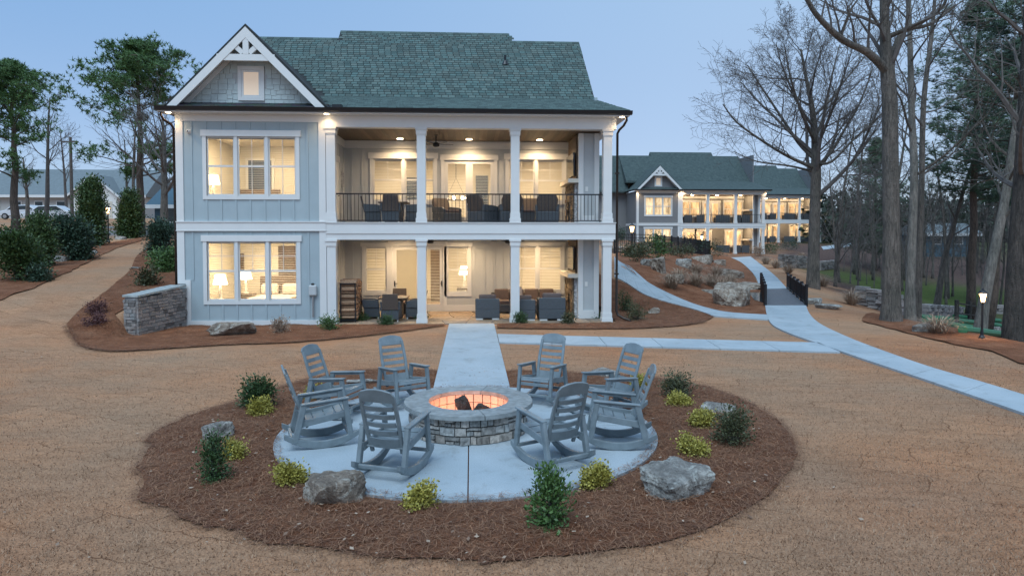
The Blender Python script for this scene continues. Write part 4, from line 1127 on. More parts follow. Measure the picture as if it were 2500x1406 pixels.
# porch downlights
for i, x in enumerate((-2.62, -.08, 2.55)):
    f = MB().lathe([(.11, 0), (.11, .012)], 20, (x, 2.6, 6.466)).build('downlight', 'lamp_disc', main)
    lamp('downlight_lamp', 'SPOT', (x, 2.6, 6.42), 185, WARM, main, spot_size=radians(165), spot_blend=1.0, shadow_soft_size=.2)
for x, y in ((XX, -.42) for XX in (-9.62, -4.66, 4.98)):
    MB().lathe([(.075, 0), (.075, .012)], 16, (x, y, 6.83)).build('soffit_light', 'lamp_disc', main)
    lamp('soffit_lamp', 'SPOT', (x, y, 6.82), 20, WARM, main, spot_size=radians(150), spot_blend=.7, shadow_soft_size=.06)
# ceiling fans; the lower ones carry the porch light
def ceiling_fan(loc, label, rot, lit):
    r = empty('ceiling_fan', loc, rot); tag(r, label, 'ceiling fan')
    MB().lathe([(.02, -.28), (.02, -.02), (.07, -.02), (.07, 0)], 12).build('rod', 'black_metal', r)
    MB().lathe([(.05, -.42), (.12, -.4), (.13, -.3), (.06, -.26)], 16).build('motor', 'black_metal', r, smooth=True)
    for k in range(5):
        a = 2 * pi * k / 5; d = Vector((cos(a), sin(a), 0)); s = Vector((-sin(a), cos(a), 0))
        MB().extrude([d * .14 - s * .04 + Vector((0, 0, -.33)), d * .62 - s * .07 + Vector((0, 0, -.33)), d * .62 + s * .07 + Vector((0, 0, -.31)), d * .14 + s * .04 + Vector((0, 0, -.31))], (0, 0, .012)).build('blade', 'black_metal', r)
    return r
ceiling_fan(H0 + Vector((-1.25, 1.6, 6.48)), 'dark ceiling fan under the upper porch ceiling', .3, False)
ceiling_fan(H0 + Vector((-1.5, 2.2, 2.95 + .1)), 'dark ceiling fan over the lower porch dining table', .2, True)
ceiling_fan(H0 + Vector((1.35, 2.2, 2.95 + .1)), 'dark ceiling fan over the lower porch sofa', .75, True)
for x in (-2.6, -.3, 2.4):
    MB().lathe([(.1, 0), (.1, .012)], 18, (x, 2.3, 2.936)).build('downlight', 'lamp_disc', main)
    lamp('downlight_lamp', 'SPOT', (x, 2.3, 2.90), 185, WARM, main, spot_size=radians(168), spot_blend=1.0, shadow_soft_size=.2)
# wreath beside the porch door
w = empty('wreath', H0 + Vector((-4.73, 2.55, 4.95))); tag(w, 'slim dry twig wreath on the upper porch side wall', 'wreath')
rg = random.Random(1)
m_ = MB()
for k in range(60):
    a = rg.uniform(0, 2 * pi); b = a + rg.uniform(.5, 1.0); rr = .25 + rg.uniform(-.03, .03)
    m_.tube([(.02 + rg.uniform(-.02, .02), rr * cos(t) * .8, rr * sin(t) * 1.25) for t in (a, (a + b) / 2, b)], .008, 4)
m_.build('twigs', 'log_wood', w)
# wall boxes on the wing
mtr = empty('meter_box', H0 + Vector((-5.2, -.12, .95))); tag(mtr, 'pale rounded utility box on the wing wall beside the lower window', 'utility box')
MB().box(-.13, .13, -.14, -.002, 0, .36).build('housing', 'porch_wall', mtr, bevel=.05)
MB().tube([(0, -.07, 0), (0, -.07, -.7)], .03, 8).build('conduit', 'gravel_pave', mtr)
MB().lathe([(.05, 0), (.06, .03), (.03, .06)], 12, (0, -.07, .36)).build('lid_knob', 'black_metal', mtr)
cm = empty('security_camera', H0 + Vector((-9.1, -.12, 6.28))); tag(cm, 'small white security camera under the eave corner', 'camera')
MB().box(-.06, .06, -.03, -.002, -.06, .06).build('mount', 'bread_white', cm)
MB().lathe([(.02, -.05), (.055, -.02), (.055, .03), (.02, .05)], 12, (0, -.09, 0)).build('dome', 'bread_white', cm, smooth=True)
MB().lathe([(.022, -.02), (.022, .02)], 10, (.0, -.15, 0)).build('lens', 'screen', cm)

# ------------------------------------------------------------------ flagstone patio
pat = empty('patio', (0, 22.9, 0)); struct(pat, 'warm brown flagstone patio of the lower porch')
MB().box(-4.75, 4.72, -.42, 3.24, -.25, .005).build('mortar_bed', 'gravel_pave', pat)
rg = random.Random(12); NX, NY = 12, 5
gr = [[Vector((-4.75 + 9.47 * i / NX + (rg.uniform(-.22, .22) if 0 < i < NX else 0), -.42 + 3.64 * j / NY + (rg.uniform(-.22, .22) if 0 < j < NY else 0))) for j in range(NY + 1)] for i in range(NX + 1)]
for i in range(NX):
    for j in range(NY):
        q = [gr[i][j], gr[i + 1][j], gr[i + 1][j + 1], gr[i][j + 1]]
        polys = [q]
        if rg.random() < .45:
            polys = [[q[0], q[1], q[2]], [q[0], q[2], q[3]]] if rg.random() < .5 else [[q[0], q[1], (q[1] + q[2]) / 2, (q[0] + q[3]) / 2], [(q[0] + q[3]) / 2, (q[1] + q[2]) / 2, q[2], q[3]]]
        for pp in polys:
            c0 = sum(pp, Vector((0, 0))) / len(pp); k = rg.uniform(.75, 1.25); t = rg.uniform(-.02, .02)
            sh = [p + (c0 - p).normalized() * .022 for p in pp]
            MB().extrude([(p.x, p.y, 0) for p in sh], (0, 0, .024 + rg.uniform(0, .004)), ((.27 + t) * k, .20 * k, (.14 - t) * k)).build('flagstone', 'flagstone', pat)

# ------------------------------------------------------------------ wicker furniture
def wicker_chair_meshes():
    """dining chair woven down to the floor: body, tall raked back, arms"""
    r = empty('wicker_chair')
    MB().extrude([(-.28, -.26, .06), (.28, -.26, .06), (.30, -.28, .44), (-.30, -.28, .44)], (0, .54, 0)).build('seat_base', 'wicker', r, bevel=.02)
    MB().extrude([(-.27, -.30, .40), (.27, -.30, .40), (.25, -.42, .95), (-.25, -.42, .95)], (0, .055, 0)).build('backrest', 'wicker_brown', r, bevel=.02)
    for s in (-1, 1):
        MB().extrude([(s * .27, -.30, .40), (s * .27, .24, .40), (s * .27, .24, .62), (s * .27, .1, .66), (s * .27, -.33, .68)], (s * .06, 0, 0)).build('arm', 'wicker', r, bevel=.015)
    MB().box(-.25, .25, -.25, .26, .44, .50).build('cushion', 'cushion', r, bevel=.025)
    for sx in (-1, 1):
        for sy in (-1, 1): MB().box(sx * .25 - .02, sx * .25 + .02, sy * .22 - .02, sy * .22 + .02, 0, .065).build('foot', 'concrete_foot', r)
    return r
def place(proto, used, loc, rz, label, cat, group=None, s=1.0):
    o = proto if not used[0] else copy_tree(proto); used[0] = True
    o.location = loc; o.rotation_euler = (0, 0, rz); o.scale = (s, s, s); tag(o, label, cat, group); return o
wc = wicker_chair_meshes(); wu = [False]
WCs = [
    ((-3.45, 1.3, 3.34), pi * 1.55, 'wicker dining chair at the left end of the upper porch table'),
    ((-2.72, .55, 3.34), .05, 'wicker dining chair with its back to the upper porch railing'),
    ((-2.0, 1.25, 3.34), pi * .5, 'wicker dining chair beside the column at the upper porch table'),
    ((-3.5, 1.25, .03), pi * 1.55, 'wicker dining chair by the firewood rack on the lower patio'),
    ((-2.75, .4, .03), .08, 'wicker dining chair facing the house at the patio table'),
    ((-1.98, 1.1, .03), pi * .47, 'wicker dining chair behind the middle column on the patio'),
    ((-2.65, 2.1, .03), pi, 'wicker dining chair on the wall side of the patio table')]
for l_, rz, lb in WCs: place(wc, wu, H0 + Vector(l_), rz, lb, 'chair', 'wicker dining chairs')
def dining_table(loc, label):
    r = empty('dining_table', loc); tag(r, label, 'table', 'porch dining tables')
    MB().box(-.5, .5, -.5, .5, .70, .75).build('table_top', 'brown_wood', r, bevel=.01)
    MB().box(-.3, .3, -.3, .3, .03, .70).build('pedestal', 'wicker_brown', r)
dining_table(H0 + Vector((-2.7, 1.32, 3.34)), 'square dining table on the upper porch')
dining_table(H0 + Vector((-2.72, 1.25, .03)), 'square dining table on the lower patio')
def lounge_chair(w=.84, back=.72, name='armchair'):
    r = empty(name); d = .42
    MB().box(-w / 2, w / 2, -d, d, .05, .34).build('seat_base', 'wicker', r, bevel=.02)
    MB().box(-w / 2, w / 2, -d, -d + .1, .34, back).build('backrest', 'wicker', r, bevel=.02)
    for s in (-1, 1): MB().box(s * w / 2 - (.1 if s > 0 else 0), s * w / 2 + (.1 if s < 0 else 0), -d + .101, d, .341, back - .06).build('arm', 'wicker', r, bevel=.02)
    n_ = max(1, round((w - .2) / .62)); cw = (w - .22) / n_
    for i in range(n_):
        x = -w / 2 + .11 + cw * i
        MB().box(x + .005, x + cw - .005, -d + .12, d - .02, .345, .47).build('seat_cushion', 'cushion', r, bevel=.03)
        MB().extrude([(x + .01, -d + .105, .45), (x + cw - .01, -d + .105, .45), (x + cw - .01, -d + .08, back + .14), (x + .01, -d + .08, back + .14)], (0, .14, 0)).build('back_cushion', 'cushion', r, bevel=.04)
    for sx in (-1, 1):
        for sy in (-1, 1): MB().box(sx * (w / 2 - .14) - .12, sx * (w / 2 - .14) + .12, sy * (d - .06) - .05, sy * (d - .06) + .05, 0, .045).build('foot', 'concrete_foot', r)
    return r
lc = lounge_chair(); lu = [False]
LCs = [((.55, .95, .03), .0, 1.0, 'dark boxy armchair at the left of the patio lounge set'), ((1.75, .62, .03), 0, 1.0, 'dark boxy armchair half hidden by the right patio column'), ((2.75, .62, .03), 0, 1.08, 'dark boxy armchair nearest the hearth on the patio')]
for l_, rz, s, lb in LCs: place(lc, lu, H0 + Vector(l_), rz, lb, 'armchair', 'dark patio armchairs', s)
so = lounge_chair(2.5, .72, 'sofa'); so.location = H0 + Vector((2.0, 2.75, .03)); so.rotation_euler = (0, 0, pi); tag(so, 'long dark sofa against the lower porch wall', 'sofa')
th = MB().extrude([(0, 0, 0), (.28, 0, 0), (.26, 0, .5), (.02, 0, .5)], (0, .03, 0)).build('throw_blanket', 'linen', None, loc=H0 + Vector((1.62, 2.42, .5))); tag(th, 'pale throw blanket on the patio sofa back', 'blanket')
# club chairs of the upper porch: taller shaped backs
def club_chair():
    r = empty('club_chair')
    MB().box(-.4, .4, -.4, .4, .04, .42).build('seat_base', 'wicker', r, bevel=.03)
    MB().extrude([(-.34, -.34, .4), (.34, -.34, .4), (.37, -.5, .82), (.30, -.54, .98), (-.30, -.54, .98), (-.37, -.5, .82)], (0, .11, 0)).build('backrest', 'wicker_brown', r, bevel=.03)
    for s in (-1, 1): MB().extrude([(s * .31, -.4, .42), (s * .31, .38, .42), (s * .31, .38, .56), (s * .31, .2, .62), (s * .31, -.4, .66)], (s * .1, 0, 0)).build('arm', 'wicker', r, bevel=.02)
    MB().box(-.3, .3, -.3, .38, .42, .54).build('cushion', 'cushion', r, bevel=.04)
    return r
cc_ = club_chair(); cu = [False]
for l_, rz, lb in (((.42, 1.0, 3.34), pi * 1.75, 'angled wicker club chair before the upper french doors'), ((1.35, .9, 3.34), .1, 'wicker club chair behind the upper right column'), ((2.62, .85, 3.34), -.05, 'wicker club chair with its back to the railing by the hearth'), ((2.2, 2.4, 3.34), pi, 'wicker club chair under the upper right windows'), ((-.9, 2.6, 3.34), pi * 1.2, 'wicker club chair close to the upper french doors')):
    place(cc_, cu, H0 + Vector(l_), rz, lb, 'chair', 'wicker club chairs on the upper porch')

# ------------------------------------------------------------------ firewood rack
fw = empty('firewood_rack', H0 + Vector((-4.12, .75, .03))); tag(fw, 'black metal rack of firewood beside the wing', 'firewood rack')
for sx in (-.24, .24):
    for sy in (-.62, .62): MB().box(sx - .02, sx + .02, sy - .02, sy + .02, 0, 1.3).build('post', 'black_metal', fw)
MB().box(-.26, .26, -.62, .62, .05, .09).box(-.26, .26, -.64, -.60, 1.28, 1.31).build('rail', 'black_metal', fw)
rg = random.Random(6); lm = []
for k in range(8):
    c = rg.uniform(.7, 1.25); a0 = rg.uniform(0, 6); n_ = rg.choice((3, 4, 5)); r0 = rg.uniform(.055, .075)
    m_ = MB(); pts = [(-.29, r0 * cos(a0 + 2 * pi * i / n_) * rg.uniform(.8, 1.15), r0 * sin(a0 + 2 * pi * i / n_) * rg.uniform(.8, 1.15)) for i in range(n_)]
    m_.extrude(pts, (.56, 0, 0), (.33 * c, .2 * c, .12 * c)); me = m_.mesh('firewood_log'); me.materials.append(M['log_wood']); lm.append(me)
z = .16; row = 0
while z < 1.38:
    y = -.55 + (.055 if row % 2 else 0)
    while y < .56:
        o = inst('firewood_log', lm[rg.randrange(8)], None, H0 + Vector((-4.12 + rg.uniform(-.025, .03), .75 + y + rg.uniform(-.012, .012), .03 + z + rg.uniform(-.01, .01))), (rg.uniform(0, 6), rg.uniform(-.03, .03), rg.uniform(-.05, .05)))
        tag(o, 'split firewood log stacked in the black rack', 'log', 'firewood in the patio rack'); y += .125
    z += .118; row += 1
# ================================================================== FIRE PIT
pit = empty('fire_pit', (PITC.x, PITC.y, .05)); tag(pit, 'round stone fire pit glowing orange inside', 'fire pit')
rg = random.Random(31)
RW, HT = .87, .37
m_ = MB()
for k in range(40):
    a, b_ = 2 * pi * k / 40, 2 * pi * (k + 1) / 40
    m_.extrude([(r * cos(t), r * sin(t), 0) for r, t in ((.665, a), (RW - .05, a), (RW - .05, b_), (.665, b_))], (0, 0, HT))
m_.build('core', 'gravel_pave', pit)
def ring_stone(r0, r1, a0, a1, z0, z1, col, jit=.01):
    n_ = 3; m_ = MB(); vs = []
    for k in range(n_ + 1):
        a = a0 + (a1 - a0) * k / n_
        j = rg.uniform(-jit, jit)
        vs += [(r0 * cos(a), r0 * sin(a), z0), ((r1 + j) * cos(a), (r1 + j) * sin(a), z0 + .006), ((r1 + j) * cos(a), (r1 + j) * sin(a), z1 - .006), (r0 * cos(a), r0 * sin(a), z1)]
    fs = []
    for k in range(n_):
        for q in range(4): fs.append((k * 4 + q, k * 4 + (q + 1) % 4, (k + 1) * 4 + (q + 1) % 4, (k + 1) * 4 + q))
    fs += [(3, 2, 1, 0), tuple(n_ * 4 + i for i in range(4))]
    m_._add(vs, fs, col); return m_
def pit_stone(a, b_, za, zb):
    k = rg.uniform(.6, 1.3); t = rg.uniform(-.02, .035)
    ring_stone(RW - .07, RW + rg.uniform(-.005, .03), a + .007, b_ - .007, za + .005, zb - .005, ((.33 + t) * k, .315 * k, (.29 - t * .6) * k), .014).build('stone', 'stone_piece', pit)
for zlo, zhi in ((0, .125), (.125, .25), (.25, HT)):
    a = rg.uniform(0, .3); end = a + 2 * pi
    while a < end - .02:
        w = rg.uniform(.13, .27); b_ = min(a + w, end)
        if end - b_ < .09: b_ = end
        mode = rg.random(); zm = zlo + (zhi - zlo) * rg.uniform(.38, .62); am = a + (b_ - a) * rg.uniform(.35, .65)
        if mode < .5: pit_stone(a, b_, zlo, zhi)
        elif mode < .68: pit_stone(a, b_, zlo, zm); pit_stone(a, b_, zm, zhi)
        elif mode < .84: pit_stone(a, am, zlo, zm); pit_stone(am, b_, zlo, zm); pit_stone(a, b_, zm, zhi)
        else: pit_stone(a, am, zlo, zhi); pit_stone(am, b_, zlo, zhi)
        a = b_
ca = [.35, 1.25, 2.35, 3.6, 4.95, .35 + 2 * pi]
for a, b_ in zip(ca, ca[1:]):
    n_ = 12; m_ = MB(); vs = []
    for k in range(n_ + 1):
        t = a + .006 + (b_ - a - .012) * k / n_; ro = .975 + rg.uniform(-.006, .006)
        vs += [(.605 * cos(t), .605 * sin(t), HT + .002), (ro * cos(t), ro * sin(t), HT + .002), ((ro - .008) * cos(t), (ro - .008) * sin(t), HT + .06), (.605 * cos(t), .605 * sin(t), HT + .06)]
    fs = [(k * 4 + q, k * 4 + (q + 1) % 4, (k + 1) * 4 + (q + 1) % 4, (k + 1) * 4 + q) for k in range(n_) for q in range(4)] + [(3, 2, 1, 0), tuple(n_ * 4 + i for i in range(4))]
    c = rg.uniform(.85, 1.1); m_._add(vs, fs, (.265 * c, .285 * c, .285 * c)); m_.build('cap_stone', 'flagstone', pit)
for r_ in range(3):
    nb = 26
    for k in range(nb):
        a = 2 * pi * k / nb + (0 if r_ % 2 else 0)
        z0, z1 = -.02 + r_ * .13, -.02 + (r_ + 1) * .13
        c = rg.uniform(.85, 1.1); m_ = MB(); b_ = a + 2 * pi / nb
        pts = [(.66, a + .012), (.61, a + .012), (.61, b_ - .012), (.66, b_ - .012)]
        m_.extrude([(r * cos(t), r * sin(t), z0 + .006) for r, t in pts], (0, 0, z1 - z0 - .01), (.62 * c, .46 * c, .36 * c)); m_.build('firebrick', 'firebrick', pit)
MB().lathe([(.68, -.04), (.68, -.03)], 40).build('floor', 'firebrick', pit)
MB().tube([(.3 * cos(t), .3 * sin(t), .02) for t in [2 * pi * k / 24 for k in range(25)]], .018, 8).tube([(-.3, 0, .02), (.3, 0, .02)], .018, 8).build('burner_ring', 'black_metal', pit)
for x in (-.36, .38): MB().tube([(x, .1, 0), (x, .1, .15)], .018, 8).build('igniter_pipe', 'black_metal', pit)
MB().box(-.3, .32, -.12, .18, .0, .12).build('lava_tray', 'dark_bark', pit, bevel=.02)
for gx_, gy_, ge in ((-.3, .2, 3.6), (.3, .2, 3.6), (0, .26, 2.6), (-.4, -.12, 1.8), (.4, -.12, 1.8)): lamp('fire_glow', 'POINT', (gx_, gy_, .13), ge, (1.0, .34, .13), pit, shadow_soft_size=.09)
def rock(name, loc, size, seed, mat='boulder', sub=4, rough=.22, rz=0, flat=.25, facets=9):
    """angular boulder: an icosphere cut by random planes, then roughened"""
    rr = random.Random(seed); bm = bmesh.new()
    for _ in range(17):
        p = Vector((rr.uniform(-1, 1), rr.uniform(-1, 1), rr.uniform(-1, 1)))
        p = Vector([abs(x) ** .45 * (1 if x > 0 else -1) for x in p]); p /= max(abs(p.x), abs(p.y), abs(p.z)); p *= rr.uniform(.8, 1.0)
        p.z *= .85; bm.verts.new(p)
    bmesh.ops.convex_hull(bm, input=bm.verts[:])
    for v in [v for v in bm.verts if not v.link_faces]: bm.verts.remove(v)
    bmesh.ops.triangulate(bm, faces=bm.faces[:])
    for it in range(sub):
        bmesh.ops.subdivide_edges(bm, edges=[e_ for e_ in bm.edges if e_.calc_length() > .16], cuts=1, use_grid_fill=True)
        bmesh.ops.triangulate(bm, faces=bm.faces[:])
        if it > 0: bmesh.ops.smooth_vert(bm, verts=bm.verts[:], factor=.28, use_axis_x=True, use_axis_y=True, use_axis_z=True)
    off = Vector((seed * 3.1, seed * 1.7, 0))
    for v in bm.verts:
        p = v.co.copy(); q = p * 1.7 + off
        p *= 1.0 + rough * .28 * mnoise.noise(q) + rough * .34 * mnoise.noise(q * 2.7) + rough * .26 * mnoise.noise(q * 6)
        v.co = Vector((p.x * size[0], p.y * size[1], p.z * size[2]))
    me = bpy.data.meshes.new(name); bm.to_mesh(me); bm.free(); me.materials.append(M[mat])
    for f in me.polygons: f.use_smooth = True
    me.set_sharp_from_angle(angle=radians(24))
    o = bpy.data.objects.new(name, me); COL.objects.link(o); o.location = loc; o.rotation_euler = (0, 0, rz); return o
o = rock('lava_rock', PITC + Vector((-.08, .05, .36)), (.10, .09, .2), 41, 'dark_bark', sub=3); o.rotation_euler = (.1, -.35, .3); tag(o, 'tall pointed dark rock inside the glowing fire pit', 'rock')
o = rock('lava_rock', PITC + Vector((.2, .03, .30)), (.13, .09, .12), 42, 'dark_bark', sub=3); o.rotation_euler = (.2, .5, .2); tag(o, 'low leaning dark rock inside the glowing fire pit', 'rock')

# ------------------------------------------------------------------ rocking chairs
def rocking_chair():
    """moulded resin rocker facing +y"""
    r = empty('rocking_chair'); W = .30
    def runner_z(y): return .03 + .16 * (abs(y) / .5) ** 2.1
    for s in (-1, 1):
        x = s * W; ys_ = [-.52 + 1.0 * i / 14 for i in range(15)]
        m_ = MB(); t = .026; up = [runner_z(y) + .075 * (1 - .55 * (abs(y + .02) / .52) ** 3) for y in ys_]; lo = [runner_z(y) - .03 for y in ys_]
        vs = [];
        for y, a, b_ in zip(ys_, lo, up): vs += [(x - t, y, a), (x + t, y, a), (x + t, y, b_), (x - t, y, b_)]
        n_ = len(ys_); fs = [(k * 4 + q, k * 4 + (q + 1) % 4, (k + 1) * 4 + (q + 1) % 4, (k + 1) * 4 + q) for k in range(n_ - 1) for q in range(4)] + [(3, 2, 1, 0), tuple((n_ - 1) * 4 + i for i in range(4))]
        m_._add(vs, fs); m_.build('rocker', 'resin', r, bevel=.008)
        # arm with the rear leg running down from its back end
        m_ = MB(); m_.extrude([(x - .04, -.30, .610), (x + .04, -.30, .610), (x + .045, .34, .660), (x - .045, .34, .660)], (0, 0, .024)); m_.bar((x, -.28, .595), (x, .33, .645), .03, .04); m_.build('arm', 'resin', r, bevel=.01)
        MB().extrude([(x - .03, -.30, .62), (x + .03, -.30, .62), (x + .03, -.215, .62), (x - .03, -.215, .62)], (0, -.125, -.52)).build('rear_leg', 'resin', r, bevel=.015)
        MB().extrude([(x - .028, .25, .65), (x + .028, .25, .65), (x + .028, .325, .65), (x - .028, .325, .65)], (0, .085, -.53)).build('front_leg', 'resin', r, bevel=.015)
        # seat side apron
        MB().extrude([(x - s * .04, -.30, .30), (x - s * .04, .30, .40), (x - s * .04, .33, .46), (x - s * .04, .30, .485), (x - s * .04, -.22, .405), (x - s * .04, -.34, .42)], (s * .028, 0, 0)).build('seat_side', 'resin', r, bevel=.008)
    # contoured slatted seat
    prof = [(-.27, .365), (-.12, .37), (.04, .395), (.18, .435), (.28, .465), (.335, .455), (.36, .39), (.365, .31)]
    xs = W - .042
    for i, ((y0, z0), (y1, z1)) in enumerate(zip(prof, prof[1:])):
        d = Vector((0, y1 - y0, z1 - z0)); l_ = d.length; d = d / l_; a = Vector((0, y0, z0)) + d * .006; b_ = Vector((0, y1, z1)) - d * (.006 if i < 5 else .02)
        nn_ = Vector((0, -d.z, d.y)) * -.02
        MB().extrude([(-xs, a.y, a.z), (xs, a.y, a.z), (xs, b_.y, b_.z), (-xs, b_.y, b_.z)], nn_).build('seat_slat', 'resin', r, bevel=.004)
    # back: two stiles and six slats, arched top
    bt = Vector((0, -.30, .80)).normalized() if False else Vector((0, -.36, 1)).normalized(); b0 = Vector((0, -.235, .36)); bn = Vector((0, 1, .36)).normalized()
    Lb = .76
    for s in (-1, 1):
        pts = [b0 + bt * t + Vector((s * (.205 + .02 * sin(pi * t / Lb)), 0, 0)) for t in (-.08, .15, .35, .55, Lb - .05)]
        m_ = MB()
        for p, q in zip(pts, pts[1:]): m_.bar(p - bt * .004, q + bt * .004, .05, .036, up=bn)
        m_.build('back_stile', 'resin', r, bevel=.01)
    t = .0
    hs = [.13, .062, .062, .062, .062]
    for h in hs:
        a = b0 + bt * t; b_ = b0 + bt * (t + h); off = bn * -.012
        vs = []
        for x, dd in ((-.19, 0), (-.07, -.018), (.07, -.018), (.19, 0)):
            vs.append((Vector((x, 0, 0)) + a + bn * dd, Vector((x, 0, 0)) + b_ + bn * dd))
        m_ = MB()
        for (p0, p1), (q0, q1) in zip(vs, vs[1:]): m_.extrude([p0, q0, q1, p1], bn * -.02)
        m_.build('back_slat', 'resin', r); t += h + .052
    a = b0 + bt * t
    top = [a + Vector((-.22, 0, 0)), a + Vector((.22, 0, 0)), a + Vector((.235, 0, 0)) + bt * (.10), a + Vector((.2, 0, 0)) + bt * .145, a + Vector((.1, 0, 0)) + bt * .172, a + bt * .182, a + Vector((-.1, 0, 0)) + bt * .172, a + Vector((-.2, 0, 0)) + bt * .145, a + Vector((-.235, 0, 0)) + bt * .10]
    MB().extrude(top, bn * -.028).build('head_rail', 'resin', r, bevel=.008)
    MB().bar((-W, -.42, .155), (W, -.42, .155), .045, .05).build('stretcher', 'resin', r, bevel=.01)
    MB().bar((-W, .34, .17), (W, .34, .17), .04, .045).build('stretcher', 'resin', r, bevel=.01)
    return r
rc = rocking_chair(); ru = [False]
RCs = [((965, 1145), -20, 'grey rocking chair nearest the camera, left of the joint, its back to us'), ((1345, 1125), 28, 'grey rocking chair nearest the camera, right of the joint, its back to us'),
       ((785, 1078), -72, 'grey rocking chair at the left side of the fire pit, seen in profile'), ((822, 1012), -112, 'grey rocking chair behind the left profile chair, beside the boulder'),
       ((985, 985), -147, 'grey rocking chair behind the pit, just left of the walk'), ((1325, 978), 150, 'blue grey rocking chair behind the pit, just right of the walk'),
       ((1490, 1012), 118, 'blue grey rocking chair tucked behind the right profile chair'), ((1505, 1082), 82, 'grey rocking chair at the right side of the fire pit, seen in profile')]
for (px, py), rz, lb in RCs:
    q = onZ(px, py, .05); place(rc, ru, Vector((q.x, q.y, .05)), radians(rz), lb, 'rocking chair', 'rocking chairs round the fire pit', 1.0)
# ================================================================== BOULDERS
BLD = [((805, 1252), (.50, .36, .34), 51, .2, 'pale squarish boulder at the front edge of the pad'),
       ((1668, 1228), (.54, .44, .34), 52, .5, 'large flat topped lichen spotted boulder right of the pad'),
       ((520, 1082), (.30, .24, .30), 53, .8, 'blue grey boulder at the left end of the straw bed'),
       ((1762, 1018), (.36, .28, .22), 54, .1, 'layered grey boulder at the right end of the straw bed'),
       ((565, 822), (.98, .5, .42), 55, 0, 'long low cream and grey boulder under the bedroom window'),
       ((880, 945), (.45, .3, .16), 56, .3, 'flat boulder behind the back left rocking chairs'),
       ((1482, 925), (.42, .3, .17), 57, 2.1, 'flat dark boulder behind the back right rocking chairs'),
       ((1597, 768), (.30, .26, .26), 58, .6, 'pale round boulder in the bed off the house corner')]
for (px, py), sz, sd, rz, lb in BLD:
    sz = tuple(k * .74 for k in sz); q = gp(px, py); o = rock('boulder', Vector((q.x, q.y + sz[1] * .75, q.z + sz[2] * .5)), sz, sd, rz=rz, mat='boulder_tan' if sd in (51, 55, 58) else 'boulder'); tag(o, lb, 'boulder')
ISL = [((1590, 652), (.5, .4, .35), 'small pale boulder at the upper edge of the side walk'), ((1625, 668), (1.0, .6, .7), 'tall slanting tan boulder on the straw island'), ((1650, 690), (.7, .5, .35), 'low pale boulder below the slanting one on the island'),
       ((1715, 642), (.9, .6, .6), 'whitish boulder on the crest of the straw island'), ((1672, 655), (.6, .5, .5), 'grey boulder half hidden in dry grass on the island'), ((1790, 680), (.9, .6, .55), 'pinkish squarish boulder beside the upper walk'),
       ((1798, 748), (1.25, .8, .85), 'huge tan boulder next to the foot bridge'), ((1830, 706), (1.3, .8, .3), 'flat slab boulder bridging the creek mouth'), ((1752, 722), (.5, .3, .18), 'small pale stone below the dry grass clumps'), ((1732, 716), (.4, .3, .15), 'smaller pale stone left of its twin under the grass'), ((1512, 618), (.9, .5, .4), 'pale boulder just past the house corner'),
       ((1760, 648), (.6, .5, .4), 'cream boulder near the far building walk')]
for i, ((px, py), sz, lb) in enumerate(ISL):
    q = gp(px, py); o = rock('boulder', Vector((q.x, q.y + sz[1] * .6, q.z + sz[2] * .38)), tuple(k * .92 for k in sz), 70 + i, rz=i * .7, sub=4, mat='boulder_tan' if i % 4 else 'boulder'); tag(o, lb, 'boulder')
for i, ((px, py), sz, lb) in enumerate([((2255, 812), (.55, .4, .3), 'dark boulder in the bed below the big trunk'), ((1990, 742), (.8, .5, .25), 'low pale rock right of the bridge rail'), ((2030, 755), (.7, .4, .2), 'smaller low rock beside the dry grass by the bridge'),
        ((140, 640), (.5, .4, .3), 'teal grey boulder under the dark round evergreen'), ((215, 622), (.4, .3, .25), 'pale boulder right of the dark round evergreen'), ((328, 658), (.3, .25, .12), 'small flat pale stone on the bank left of the house'), ((290, 585), (.5, .4, .25), 'grey rock beside the path lamp'), ((2430, 812), (.5, .4, .3), 'teal grey rock by the right hand trunk')]):
    q = gp(px, py); o = rock('boulder', Vector((q.x, q.y + sz[1] * .5, q.z + sz[2] * .3)), tuple(k * .75 for k in sz), 90 + i, rz=i, sub=3); tag(o, lb, 'boulder')

